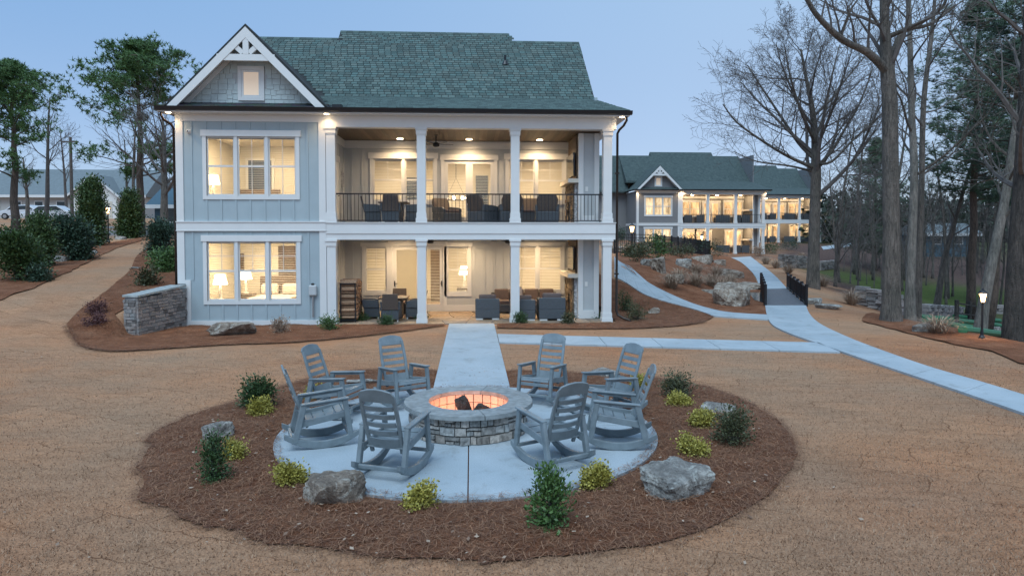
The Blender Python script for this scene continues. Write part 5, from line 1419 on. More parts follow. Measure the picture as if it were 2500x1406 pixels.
# ================================================================== SHRUBS
def leaf_cloud(n, rg, rx, ry, rz, leaf, shape='ball', clump=7, asp=.5):
    """leaf faces gathered in clumps through the volume of a shrub; local z from 0"""
    m_ = MB(); cl = []
    nc = max(6, n // 16)
    lobes = []
    for _ in range(7 if shape != 'column' else 10):
        a = rg.uniform(0, 2 * pi); zc = rg.uniform(.12, .78); rr = rg.uniform(.25, .62) * (1 if shape != 'column' else .9 - .6 * zc) * (1 if zc < .6 else 1.15 - .5 * zc)
        if shape == 'vase': rr *= .35 + .8 * zc
        lobes.append((Vector((cos(a) * rr, sin(a) * rr, zc)), rg.uniform(.26, .48)))
    if shape == 'column': lobes += [(Vector((rg.uniform(-.15, .15), rg.uniform(-.15, .15), z)), .42 * (1.1 - 1.0 * z)) for z in (.08, .25, .45, .65, .85, .98)]
    lobes.append((Vector((0, 0, .35)), .5))
    while len(cl) < nc:
        c0, rr = lobes[rg.randrange(len(lobes))]
        d = Vector((rg.gauss(0, 1), rg.gauss(0, 1), rg.gauss(0, 1))).normalized() * rr * rg.uniform(.45, 1.08)
        p = c0 + Vector((d.x, d.y, d.z * .62))
        if .02 < p.z < 1.12: cl.append(p)
    per = n // nc
    for p in cl:
        c = Vector((p.x * rx, p.y * ry, p.z * rz)); sh = rg.random() * .4
        out = Vector((p.x, p.y, (p.z - .4) * 1.2)); out = out.normalized() if out.length > .01 else Vector((0, 0, 1))
        for _ in range(per):
            q = c + Vector((rg.gauss(0, 1), rg.gauss(0, 1), rg.gauss(0, 1))) * leaf * 1.5
            if q.z < .01: q.z = rg.uniform(.01, .1)
            d = (out + Vector((rg.uniform(-1, 1), rg.uniform(-1, 1), rg.uniform(-.4, 1))) * .9).normalized(); s = d.orthogonal().normalized(); s.rotate(Matrix.Rotation(rg.uniform(0, 6.3), 3, d))
            l_ = leaf * rg.uniform(.7, 1.3); w = l_ * asp * .5; mid = q + d * l_ * .5
            m_.quad(q, mid + s * w, q + d * l_, mid - s * w, min(1, max(0, sh + rg.uniform(0, .6))))
    return m_, cl
def shrub(label, base, w, h, n, leaf, mat, seed, shape='ball', name='shrub', cat='shrub', group=None, d=None, stems=True, asp=.5):
    rg = random.Random(seed); r = empty(name, base); tag(r, label, cat, group)
    m_, cl = leaf_cloud(n, rg, w / 2, (d or w) / 2, h, leaf, shape, asp=asp)
    m_.build('foliage', mat, r)
    if stems:
        s = MB()
        for p in cl[:min(len(cl), 26)]:
            e = Vector((p.x * w / 2, p.y * (d or w) / 2, p.z * h)); s.tube([(0, 0, -.03), e * .5 + Vector((rg.uniform(-.03, .03), rg.uniform(-.03, .03), h * .06)), e], [.012 * h + .003, .007 * h + .002, .002], 4)
        s.build('stem', 'twig', r)
    return r
# yellow clumps round the pit
for i, ((px, py), w, h, lb) in enumerate([((700, 1200), .50, .30, 'wide yellow shrub left of the pale front boulder'), ((1028, 1262), .42, .34, 'yellow shrub alone in front of the pad'), ((1458, 1210), .50, .34, 'yellow shrub beside the tall green shrub at the front'),
        ((1700, 1132), .52, .36, 'yellow shrub just behind the big lichen boulder'), ((1725, 1058), .46, .32, 'yellow shrub beside the olive shrub on the right'), ((1665, 1002), .44, .24, 'low yellow shrub under the upright shrub on the right'),
        ((628, 1025), .50, .32, 'yellow shrub below the dark shrub at the upper left of the bed'), ((565, 1135), .34, .3, 'yellow shrub beside the narrow green shrub on the left'), ((760, 985), .40, .26, 'yellow shrub glimpsed through the left rocking chairs'), ((1562, 958), .40, .28, 'yellow shrub glimpsed behind the right rocking chairs')]):
    shrub(lb, gp(px, py) + Vector((0, w * .3, .03)), w * .74, h * .8, 3000, .03, 'leaf_yellow', 100 + i, 'ball', group='yellow shrubs round the fire pit', asp=.8)
for i, ((px, py), w, h, mat, shp, lb, n, lf) in enumerate([
        ((1345, 1308), .50, .56, 'leaf_bright', 'column', 'bright green leafy shrub at the front, tallest of its bed', 1300, .05), ((518, 1190), .34, .58, 'leaf_green', 'column', 'narrow dark green shrub below the blue grey boulder', 1300, .042), ((1800, 1098), .52, .48, 'leaf_olive', 'ball', 'wide olive green shrub at the right end of the bed', 1400, .045),
        ((1660, 982), .56, .55, 'leaf_olive', 'ball', 'upright olive shrub behind the right profile rocking chair', 1200, .05), ((628, 1005), .62, .52, 'leaf_green', 'ball', 'broad dark green shrub at the upper left of the bed', 1500, .055)]):
    shrub(lb, gp(px, py) + Vector((0, w * .2, .02)), w, h, int(n * 1.9), lf * .9, mat, 130 + i, shp)
for i, ((px, py), w, h, mat, shp, lb) in enumerate([
        ((598, 792), .62, .5, 'leaf_olive', 'vase', 'twiggy olive shrub above the long boulder'), ((682, 815), .62, .42, 'dry_grass', 'vase', 'thin straw coloured shrub under the bedroom window'), ((762, 790), .5, .75, 'leaf_bright', 'column', 'upright red flecked green shrub under the utility box'), ((798, 808), .72, .42, 'leaf_bright', 'ball', 'low bright green shrub at the wing corner'),
        ((886, 793), .5, .34, 'leaf_green', 'ball', 'small shrub in front of the firewood rack'), ((942, 795), .4, .32, 'leaf_green', 'ball', 'small shrub in front of the patio dining set'), ((1030, 790), .38, .36, 'leaf_green', 'vase', 'small shrub at the foot of the middle column'), ((1270, 792), .44, .40, 'leaf_green', 'vase', 'small shrub at the foot of the right patio column'), ((1390, 792), .46, .32, 'leaf_olive', 'ball', 'small olive shrub before the patio hearth'), ((1465, 787), .46, .34, 'leaf_green', 'ball', 'small shrub beside the corner column'),
        ((1527, 762), .72, .8, 'leaf_green', 'vase', 'dark upright shrub off the right house corner'), ((1562, 785), .95, .55, 'leaf_olive', 'ball', 'yellow green shrub beside the pale round boulder'), ((232, 768), .6, .36, 'red_twig', 'ball', 'dark red shrub left of the stone wall'), ((222, 800), .6, .3, 'red_twig', 'ball', 'lower dark red shrub at the bed tip')]):
    shrub(lb, gp(px, py) + Vector((0, w * .2, 0)), w, h, 1300, .052, mat, 150 + i, shp)
# left bank
for i, ((px, py), w, h, mat, shp, lb, n, lf) in enumerate([
        ((392, 668), 1.5, 1.25, 'leaf_bright', 'vase', 'bright green shrub on the bank beside the wing', 2200, .1), ((352, 700), .95, .75, 'leaf_olive', 'ball', 'yellowing shrub just above the stone wall', 900, .09), ((392, 632), 2.1, 2.0, 'leaf_dark', 'ball', 'dense dark round holly against the house corner', 5000, .11),
        ((20, 690), 2.6, 2.3, 'leaf_evergreen', 'ball', 'huge dark evergreen at the left picture edge', 6000, .11), ((75, 655), 2.4, 2.7, 'leaf_evergreen', 'column', 'tall dark evergreen next to the leftmost one', 5500, .11), ((160, 638), 2.6, 2.9, 'leaf_dark', 'ball', 'round blackish evergreen between boulder and lawn', 6000, .12),
        ((215, 602), 2.0, 4.6, 'leaf_evergreen', 'column', 'tall columnar evergreen left of the path lamp', 13000, .15), ((310, 582), 1.6, 3.7, 'leaf_evergreen', 'column', 'slim columnar evergreen right of the path lamp', 11000, .16), ((85, 690), 1.0, .7, 'leaf_dark', 'ball', 'low dark shrub at the foot of the left evergreens', 900, .09)]):
    w, h = (w * .78, h * .8) if i > 2 else (w, h); shrub(lb, gp(px, py) + Vector((0, w * .3, -.05)), w, h, int(n * 1.7), lf, mat, 180 + i, shp, cat='evergreen' if h > 2 else 'shrub')
# dry ornamental grasses
def grass_clump(label, base, r0, h, n, seed, group='dry ornamental grasses'):
    rg = random.Random(seed); r = empty('ornamental_grass', base); tag(r, label, 'grass clump', group); m_ = MB()
    for _ in range(n):
        a = rg.uniform(0, 2 * pi); k = rg.random() ** .6; d = Vector((cos(a), sin(a), 0)); hh = h * rg.uniform(.45, 1.1); w = .007
        a2 = a + rg.uniform(-.5, .5); d2 = Vector((cos(a2), sin(a2), 0)); s = Vector((-sin(a), cos(a), 0)) * w
        p0 = d * rg.uniform(0, .18); p1 = p0 + d * (k * r0 * .45) + Vector((0, 0, hh * .62)); p2 = p1 + d2 * (k * r0 * .5) + Vector((0, 0, hh * (.38 - .3 * k))); p3 = p2 + d2 * (k * r0 * .35) + Vector((0, 0, hh * (.12 - .35 * k)))
        c = rg.random(); m_.quad(p0 - s, p0 + s, p1 + s, p1 - s, c); m_.quad(p1 - s, p1 + s, p2 + s * .8, p2 - s * .8, c); m_.tri(p2 - s * .8, p2 + s * .8, p3, c)
    m_.build('blades', 'dry_grass', r)
GR = [((1660, 690), 'dry grass clump left of the island boulders'), ((1700, 700), 'dry grass clump in the middle of the island front row'), ((1735, 700), 'pale dry grass clump right of the island middle'), ((1765, 712), 'dry grass clump behind the huge tan boulder'), ((1700, 670), 'dry grass clump on the island crest'), ((1750, 675), 'dry grass clump beside the pinkish boulder'), ((1690, 715), 'dry grass clump nearest the side walk'),
      ((1655, 655), 'dry grass clump behind the slanting boulder'), ((1870, 645), 'dry grass clump right of the upper walk'), ((1895, 655), 'second dry grass clump right of the upper walk'), ((1925, 668), 'dry grass clump close to the far bridge end'), ((1955, 632), 'tawny grass clump before the far porch'), ((2290, 815), 'feathery dry grass clump in the bed at the wood edge'), ((2010, 700), 'dry grass at the foot of the spreading tree'), ((2080, 745), 'sparse dry grass on the bank right of the bridge'), ((1725, 688), 'dry grass clump between the island crest and front row'), ((1780, 700), 'dry grass clump over the flat slab'), ((1640, 705), 'short dry grass tuft above the side walk')]
for i, ((px, py), lb) in enumerate(GR):
    if i in (6, 7, 15): continue
    grass_clump(lb, gp(px, py), .8, .78 if px < 2200 else .6, 260, 220 + i)
for i, ((px, py), w, h, mat, lb) in enumerate([((1568, 640), 1.6, .9, 'leaf_olive', 'olive mound shrub below the black fence'), ((1610, 632), 1.2, 1.6, 'leaf_bright', 'fresh green shrub against the black fence'), ((1665, 630), 2.2, .8, 'leaf_olive', 'spreading olive shrub at the fence middle'), ((1745, 628), 2.6, 1.4, 'leaf_olive', 'olive shrub at the fence end'), ((1545, 628), 1.5, .7, 'leaf_olive', 'low shrub near the fence gate'), ((1885, 620), 2.0, 1.6, 'leaf_green', 'green shrub before the far right porch'), ((1925, 612), 3.0, 1.6, 'leaf_dark', 'dark hedge shrub before the farthest porch'), ((1505, 600), 2.0, 2.2, 'leaf_dark', 'dark teal shrub showing past the downspout'), ((1850, 625), 1.6, .9, 'dry_grass', 'tan shrub at the far column foot'), ((1580, 612), 2.5, 1.4, 'leaf_dark', 'dark hedge behind the black fence'), ((1690, 615), 3.5, 1.5, 'leaf_dark', 'dark hedge behind the angled fence run')]):
    shrub(lb, gp(px, py), w, h, 900, .13, mat, 260 + i, 'ball', stems=False)
# ================================================================== RETAINING WALL
rw = empty('stone_wall', (-9.45, 22.6, 0)); tag(rw, 'grey stacked stone retaining wall with a pale cap beside the wing', 'retaining wall')
rg = random.Random(44)
WA, WB = Vector((-9.28, 22.72)), Vector((-9.72, 20.40))     # visible face line, house end to free end
WC = Vector((-10.16, 20.62))                                   # end face corner
def wpt(p, z): return (p.x + 9.45, p.y - 22.6, z)
HT0, HT1 = 1.32, 1.18
m_ = MB(); m_.extrude([wpt(WA, -.2), wpt(WB, -.2), wpt(WC, -.2), wpt(Vector((-9.75, 22.72)), -.2)], (0, 0, 1.32)); m_.build('core', 'gravel_pave', rw)
smesh = []
for k in range(10):
    c = rg.uniform(.6, 1.7); t = rg.uniform(-.01, .025); m_ = MB(); j = lambda a: rg.uniform(-a, a)
    f = [(.0 + j(.02) + .04, -.5 + j(.1), .04 + j(.03)), (.96 + j(.02), -.5 + j(.1), .04 + j(.03)), (.96 + j(.02), -.5 + j(.1), .95 + j(.03)), (.04 + j(.02), -.5 + j(.1), .95 + j(.03))]
    bk = [(0, .6, 0), (1, .6, 0), (1, .6, 1), (0, .6, 1)]; mid = [(0, -.2, 0), (1, -.2, 0), (1, -.2, 1), (0, -.2, 1)]
    m_._add(f + mid + bk, [(0, 1, 2, 3)] + [(q, 4 + q, 4 + (q + 1) % 4, (q + 1) % 4) for q in range(4)] + [(4 + q, 8 + q, 8 + (q + 1) % 4, 4 + (q + 1) % 4) for q in range(4)], ((.22 + t) * c, .21 * c, (.20 - t * .4) * c))
    me = m_.mesh('stone'); me.materials.append(M['stone_piece']); smesh.append(me)
def stone_face(root, off, A, B, z0, zA, zB, hmin=.085, hmax=.12, wmin=.13, wmax=.32, depth=.09):
    L = (B - A).length; d = (B - A) / L; ang = atan2(d.y, d.x); z = z0
    while z < max(zA, zB) - .03:
        hh = rg.uniform(hmin, hmax); s = rg.uniform(-.1, 0)
        while s < L:
            w = rg.uniform(wmin, wmax); a, b_ = max(0, s), min(L, s + w)
            if b_ - a > .05 and z + hh * .6 < zA + (zB - zA) * (a / L):
                p = A + d * a
                inst('stone', smesh[rg.randrange(10)], root, (p.x - off.x, p.y - off.y, z + .003 - off.z), (0, 0, ang), (b_ - a - .008, depth * rg.uniform(.8, 1.4), hh - .008))
            s += w
        z += hh
stone_face(rw, Vector((-9.45, 22.6, 0)), WB, WA, -.1, HT1 - .05, HT0 - .05)
stone_face(rw, Vector((-9.45, 22.6, 0)), WC, WB, -.1, HT1 - .05, HT1 - .05)
for a, b_ in ((0, .36), (.365, .7), (.705, 1)):
    p0, p1 = WB.lerp(WA, a), WB.lerp(WA, b_); q0, q1 = WC.lerp(Vector((-9.75, 22.72)), a), WC.lerp(Vector((-9.75, 22.72)), b_)
    ov = Vector((.05, -.04)); z0 = HT1 + (HT0 - HT1) * a - .04; z1 = HT1 + (HT0 - HT1) * b_ - .04
    m_ = MB(); pp = [wpt(p0 + ov, z0), wpt(p1 + ov, z1), wpt(q1, z1), wpt(q0 - Vector((.05, .05)), z0)]; m_.extrude(pp, (0, 0, .055), (.34, .37, .36)); m_.build('cap_stone', 'flagstone', rw)

# ================================================================== LAMP POSTS
def lamp_post(base, h, label, e, wscale=1.0):
    r = empty('lamp_post', base); tag(r, label, 'lamp post', 'black lantern posts along the walks'); k = wscale
    MB().lathe([(.09 * k, 0), (.09 * k, .06), (.05 * k, .12), (.035 * k, .3), (.03 * k, h - .42 * k), (.06 * k, h - .40 * k)], 12).build('post', 'black_metal', r)
    MB().lathe([(.055 * k, h - .38 * k), (.11 * k, h - .12 * k)], 6).build('lantern', 'lantern_glass', r)
    m_ = MB()
    for q in range(6):
        a = pi / 3 * q; m_.tube([(.057 * k * cos(a), .057 * k * sin(a), h - .39 * k), (.114 * k * cos(a), .114 * k * sin(a), h - .11 * k)], .008 * k, 4)
    m_.build('cage', 'black_metal', r)
    MB().lathe([(.15 * k, h - .11 * k), (.09 * k, h - .03 * k), (.03 * k, h), (.012 * k, h + .06 * k)], 12).build('cap', 'black_metal', r)
    lamp('lantern_light', 'POINT', (0, 0, h - .24 * k), e, WARM, r, shadow_soft_size=.13 * k)
    return r
q = gp(265, 592); lamp_post(q, 2.35, 'lit black lamp post on the slope between two columnar evergreens', 60, 1.3)
q = gp(2397, 828); lamp_post(q, 1.4, 'lit black lamp post at the wood edge near the green timbers', 60, .9)
q = gp(1551, 622); lamp_post(q + Vector((0, 1, 0)), 2.1, 'lit black lamp post at the fence gate near the far building', 60, 1.5)
q = gp(1731, 622); lamp_post(q + Vector((0, 2, 0)), 1.9, 'lit black lamp post before the far lower porch', 60, 1.5)

# ================================================================== BLACK FENCE by the far building
def picket_fence(pts, h, label, name='fence'):
    r = empty(name, pts[0]); tag(r, label, 'fence'); o0 = pts[0]
    for a, b_ in zip(pts, pts[1:]):
        a, b_ = a - o0, b_ - o0; L = (b_ - a).length; n_ = max(1, round(L / 1.9))
        for i in range(n_ + 1):
            p = a.lerp(b_, i / n_); MB().box(p.x - .05, p.x + .05, p.y - .05, p.y + .05, p.z - .3, p.z + h + .1).build('post', 'black_metal', r)
        for i in range(n_):
            p, q = a.lerp(b_, i / n_), a.lerp(b_, (i + 1) / n_); m_ = MB()
            for zz in (.12, h - .22, h): m_.bar(p + Vector((0, 0, zz)), q + Vector((0, 0, zz)), .04, .04)
            k = round((q - p).length / .14)
            for j in range(1, k): w = p.lerp(q, j / k); m_.box(w.x - .012, w.x + .012, w.y - .012, w.y + .012, w.z + .1, w.z + h)
            m_.build('picket_panel', 'black_metal', r)
F0, F1, F2_ = gp(1500, 619), gp(1600, 621), gp(1733, 624)
picket_fence([F0, F1], 1.35, 'black picket fence with gate in front of the far wing')
picket_fence([F1 + Vector((.1, 0, 0)), F2_], 1.3, 'black picket fence running at an angle to the far lamp post')

# ================================================================== FOOT BRIDGE
bA, bB, bC, bD = [onZ(*p) for p in ((1868, 748), (1968, 748), (1858, 708), (1923, 708))]
br_ = empty('foot_bridge', ((bA + bB) / 2)); tag(br_, 'small foot bridge with black picket rails', 'bridge'); o0 = (bA + bB) / 2
nb = 44
for i in range(nb):
    t0, t1 = i / nb, (i + 1) / nb - .003
    l0, l1, r0_, r1_ = bA.lerp(bC, t0) - o0, bA.lerp(bC, t1) - o0, bB.lerp(bD, t0) - o0, bB.lerp(bD, t1) - o0
    MB().extrude([(p.x, p.y, .01) for p in (l0, r0_, r1_, l1)], (0, 0, .05)).build('deck_board', 'weathered_deck', br_)
for A_, B_ in ((bA, bC), (bB, bD)):
    a, b_ = A_ - o0, B_ - o0; rl = MB().bar(a + Vector((0, 0, .82)), b_ + Vector((0, 0, .82)), .07, .05).bar(a + Vector((0, 0, .15)), b_ + Vector((0, 0, .15)), .05, .04).build('railing', 'black_metal', br_)
    for i in range(6): p = a.lerp(b_, i / 5); MB().box(p.x - .05, p.x + .05, p.y - .05, p.y + .05, -.3, .92).build('post', 'black_metal', rl)
    m_ = MB()
    for i in range(1, 62): p = a.lerp(b_, i / 62); m_.box(p.x - .012, p.x + .012, p.y - .012, p.y + .012, .15, .82)
    m_.build('picket_row', 'black_metal', rl)
wp = [gp(*p) for p in ((1826, 716), (1862, 716), (1866, 742), (1842, 735))]
o, _ = drape('creek_water', [(p.x, p.y) for p in wp], .6, lambda x, y: ground(x, y) + .055, 'water'); o['label'] = 'dark pool of creek water beside the bridge'

# ================================================================== FAR BUILDING: two attached units like the near house
hb = house(Vector((32.0 - 4.57, 73.4, .75)), False, 'dark_siding', 'far dark grey two storey building with lit porches and a white gable', 'building', name='apartment_building')
hc = house(Vector((51.1 - 4.57, 97.6, 1.65)), False, 'dark_siding', 'farthest dark building with lit porches behind the spreading tree', 'building', name='apartment_building', wing=False)
for o_, zz in ((hb, 0), (hc, 0)):
    for x in (-2.8, 0, 2.7):
        MB().lathe([(.16, 0), (.16, .02)], 12, (x, 1.7, 6.47)).build('downlight', 'lamp_disc', o_)
        lamp('downlight_lamp', 'POINT', (x, 1.7, 6.2), 60, WARM, o_, shadow_soft_size=.1)
        lamp('downlight_lamp', 'POINT', (x, 1.7, 2.6), 60, WARM, o_, shadow_soft_size=.1)
    for x in ((-9.7, -4.6, 5.0) if o_ is hb else (5.0,)): lamp('soffit_lamp', 'SPOT', (x, -.42, 6.82), 60, WARM, o_, spot_size=radians(150), spot_blend=.7)
# the nearer far building runs on to the left behind the near house
MB().box(-19, -9.5, 5.0, 14.5, -.5, 7.0).build('rear_wall', 'dark_siding', hb)
MB().extrude([(-19, 4.2, 6.9), (-19, 4.2, 7.1), (-19, 8.0, 11.55), (-19, 13.2, 11.55), (-19, 15, 7.1), (-19, 15, 6.9)], (9.6, 0, 0)).build('rear_roof', 'roof_far', hb)
rg = random.Random(77); k = 0
def far_seat(loc, w, lb):
    m_ = MB(); m_.box(-w / 2, w / 2, -.4, .4, .05, .45).box(-w / 2, w / 2, -.42, -.3, .45, .9).box(-w / 2, -w / 2 + .1, -.3, .4, .45, .65).box(w / 2 - .1, w / 2, -.3, .4, .45, .65)
    o = m_.build('porch_seat', 'wicker', None, loc=loc); tag(o, lb, 'chair', 'dark seats on the far porches')
for hn, o_ in (('nearer', hb), ('farther', hc)):
    for fl, z in (('upper', 3.36), ('lower', .03)):
        for x, w, wh in ((-3.6, .9, 'left end'), (-2.2, .9, 'left middle'), (.3, 1.6, 'middle'), (1.9, .9, 'right middle'), (2.9, .9, 'right end')):
            far_seat(o_.location + Vector((x, 1.0, z)), w, f'dark seat at the {wh} of the {fl} porch, {hn} far building')

# ================================================================== LEFT DISTANCE
def cottage(loc, w, d, hwall, hroof, label, wall, roofm, gable=None, rz=0):
    r = empty('cottage', loc, rz); tag(r, label, 'house')
    MB().box(-w / 2, w / 2, 0, d, -1, hwall).build('wall', wall, r)
    MB().extrude([(-w / 2 - .5, -.6, hwall - .2), (-w / 2 - .5, -.6, hwall), (-w / 2 - .5, d / 2, hwall + hroof), (-w / 2 - .5, d + .6, hwall), (-w / 2 - .5, d + .6, hwall - .2)], (w + 1, 0, 0)).build('roof', roofm, r)
    MB().box(-w / 2 - .5, w / 2 + .5, -.68, -.58, hwall - .3, hwall + .02).build('fascia', 'white_trim', r)
    x = -w / 2 + 1.2
    while x < w / 2 - 1:
        if not gable or abs(x - gable[0]) > gable[1] / 2 + .6:
            f = MB().box(x - .55, x + .55, -.06, .02, .9, 2.4).build('window', 'white_trim', r); MB().box(x - .45, x + .45, -.08, -.05, 1.0, 2.3).build('pane', 'glass_dark', f)
        x += 2.6
    if gable:
        gx, gw_, gh = gable
        MB().box(gx - gw_ / 2, gx + gw_ / 2, -1.6, .1, -1, hwall - .1).extrude([(gx - gw_ / 2, -1.6, hwall - .1), (gx + gw_ / 2, -1.6, hwall - .1), (gx, -1.6, hwall + gh - .1)], (0, 3, 0)).build('gable_wall', 'bread_white', r)
        for s in (-1, 1): MB().extrude([(gx, -2.0, hwall + gh + .1), (gx + s * (gw_ / 2 + .5), -2.0, hwall - .25), (gx + s * (gw_ / 2 + .5), -2.0, hwall - .5), (gx, -2.0, hwall + gh - .2)], (0, .12, 0)).build('rake_board', 'white_trim', r); MB().extrude([(gx, -1.9, hwall + gh + .12), (gx + s * (gw_ / 2 + .55), -1.9, hwall - .25), (gx + s * (gw_ / 2 + .5), -1.9, hwall - .35), (gx, -1.9, hwall + gh)], (0, 6, 0)).build('gable_roof', roofm, r)
        MB().box(gx - gw_ / 2 + .6, gx + gw_ / 2 - .6, -1.66, -1.58, -.5, 2.3).build('garage_door', 'mantel', r)
    return r
b0 = P(160, 540, 88); cottage(Vector((b0.x, 88, 4.6)), 19, 9, 3.1, 3.6, 'long pale cottage with a white gabled garage beyond the evergreens', 'far_wall', 'far_roof', gable=(4.3, 5.5, 2.4))
b0 = P(425, 540, 60); cottage(Vector((b0.x, 60, 3.0)), 3.2, 5, 2.4, 1.6, 'small teal shed behind the bare trees by the house', 'teal_wall', 'teal_wall')
b0 = P(5, 540, 95); cottage(Vector((b0.x - 4, 100, 5.0)), 12, 8, 3.0, 3.2, 'grey roofed cottage at the far left edge', 'far_wall', 'far_roof')
def car(loc, rz, label):
    r = empty('parked_car', loc, rz); tag(r, label, 'car')
    prof = [(-2.3, .35), (-2.35, .8), (-1.5, .98), (-.8, 1.5), (.9, 1.55), (1.7, 1.05), (2.3, .95), (2.35, .4)]
    MB().extrude([(x, -.85, z) for x, z in prof], (0, 1.7, 0)).build('body', 'car_paint', r, bevel=.08)
    g = [(-1.25, 1.02), (-.72, 1.43), (.8, 1.47), (1.4, 1.08)]
    for y in (-.86, .855): MB().extrude([(x, y, z) for x, z in g], (0, .01, 0)).build('side_glass', 'glass_dark', r)
    for x in (-1.45, 1.45):
        for y in (-.8, .8):
            w = MB().tube([(x, y - .11, .33), (x, y + .11, .33)], .33, 16).build('wheel', 'tyre', r); MB().tube([(x, y - .12, .33), (x, y + .12, .33)], .2, 12).build('rim', 'gravel_pave', w)
    for y in (-.6, .6): MB().box(-2.4, -2.33, y - .18, y + .18, .68, .8).build('headlight', 'bread_white', r)
    return r
q = P(125, 532, 70); car(Vector((q.x, 70, ground(q.x, 70) + .03)), .1, 'white parked car beyond the dark evergreens')
q = P(60, 532, 76); car(Vector((q.x, 76, ground(q.x, 76) + .03)), .0, 'second white parked car farther left and behind')
# road edge line beyond the lamp
for (a, b_), lb in ((((330, 556), (470, 553)), 'pale kerb line of the far drive right of the lamp'), (((90, 562), (300, 556)), 'pale kerb line of the far drive behind the evergreens')):
    p, q = gp(*a), gp(*b_); n_ = 12; m_ = MB()
    for i in range(n_):
        u, v = p.lerp(q, i / n_), p.lerp(q, (i + 1) / n_); u.z = ground(u.x, u.y); v.z = ground(v.x, v.y); m_.bar(u + Vector((0, 0, .06)), v + Vector((0, 0, .06)), .3, .16)
    o = m_.build('kerb', 'concrete', None, kind='structure'); o['label'] = lb
# utility pole with wires
up_ = P(176, 520, 66); ug = ground(up_.x, 66); ptop = P(175, 335, 66)
up = empty('utility_pole', (up_.x, 66, ug)); tag(up, 'weathered utility pole with wires left of the pine', 'utility pole')
MB().tube([(0, 0, -.3), (0, 0, ptop.z - ug)], [.17, .12], 10).build('pole', 'pole_wood', up)
MB().box(-.7, .7, -.06, .06, ptop.z - ug - .5, ptop.z - ug - .38).build('crossarm', 'pole_wood', up)
for dz, pxy in ((0, (470, 340)), (-2.4, (470, 372)), (-2.9, (470, 380))):
    e = P(pxy[0], pxy[1], 70) - Vector((up_.x, 66, ug)); s = Vector((0, 0, ptop.z - ug - .3 + dz * .6))
    MB().tube([s.lerp(e, t) - Vector((0, 0, 1.2 * sin(pi * t))) for t in [i / 10 for i in range(11)]], .018, 4).build('wire', 'black_metal', up)

# ================================================================== WOOD EDGE ON THE RIGHT
for i, (px, py, px2, py2, lb) in enumerate([(2255, 790, 2385, 808, 'long green timber lying lowest at the wood edge'), (2290, 783, 2440, 800, 'green timber lying behind the lowest one'), (2245, 780, 2330, 788, 'short green timber at the left of the stack'), (2350, 815, 2450, 822, 'green timber nearest the lamp post'), (2330, 778, 2440, 788, 'green timber highest on the bank')]):
    a, b_ = gp(px, py), gp(px2, py2); m_ = MB(); m_.tube([a + Vector((0, 0, .12)), b_ + Vector((0, 0, .12))], .13, 8); o = m_.build('landscape_timber', 'green_timber'); tag(o, lb, 'timber', 'green timbers at the wood edge')
def dry_wall(pa, pb, h, label, seed):
    rg2 = random.Random(seed); A_, B_ = gp(*pa), gp(*pb); r = empty('dry_stone_wall', A_); tag(r, label, 'stone wall'); L = (B_ - A_).length; d = (B_ - A_) / L; z = 0; ang = atan2(d.y, d.x)
    MB().bar((0, .15, h / 2 - .1), (B_ - A_) + Vector((0, .15, h / 2 - .1)), .25, h).build('core', 'gravel_pave', r)
    while z < h:
        hh = rg2.uniform(.14, .22); s = 0
        while s < L:
            w = rg2.uniform(.35, .8); p = d * s; inst('stone', smesh[rg2.randrange(10)], r, (p.x, p.y, p.z + z), (0, 0, ang), (min(w, L - s) - .02, .3 * rg2.uniform(.8, 1.3), hh - .02)); s += w
        z += hh
dry_wall((2092, 742), (2200, 772), .75, 'stacked pale stone wall left of the big trunk', 1)
dry_wall((2255, 772), (2345, 774), .5, 'low pale stone wall beyond the green timbers', 2)
dry_wall((1905, 652), (1965, 655), .9, 'pale stone wall below the far lower walk', 3)
dry_wall((2000, 660), (2040, 655), .8, 'pale stone wall right of the spreading tree', 4)
dry_wall((2400, 765), (2500, 768), .5, 'pale stone edging behind the right hand trunk', 5)
pa, pb = gp(2335, 790), gp(2420, 788); hr = empty('handrail', pa); tag(hr, 'dark wooden stair handrail at the wood edge', 'handrail')
for i in range(4): p = (pb - pa) * (i / 3); MB().box(p.x - .07, p.x + .07, p.y - .07, p.y + .07, p.z - .2, p.z + 1.15).build('post', 'dark_bark', hr)
MB().bar((0, 0, 1.0), (pb - pa) + Vector((0, 0, .8)), .09, .07).bar((0, 0, .5), (pb - pa) + Vector((0, 0, .35)), .06, .06).build('rail', 'dark_bark', hr)
b0 = P(2420, 560, 70); cottage(Vector((b0.x, 76, .8)), 6, 5, 2.2, 1.2, 'blue grey cottage glimpsed through the wood', 'teal_wall', 'far_roof')
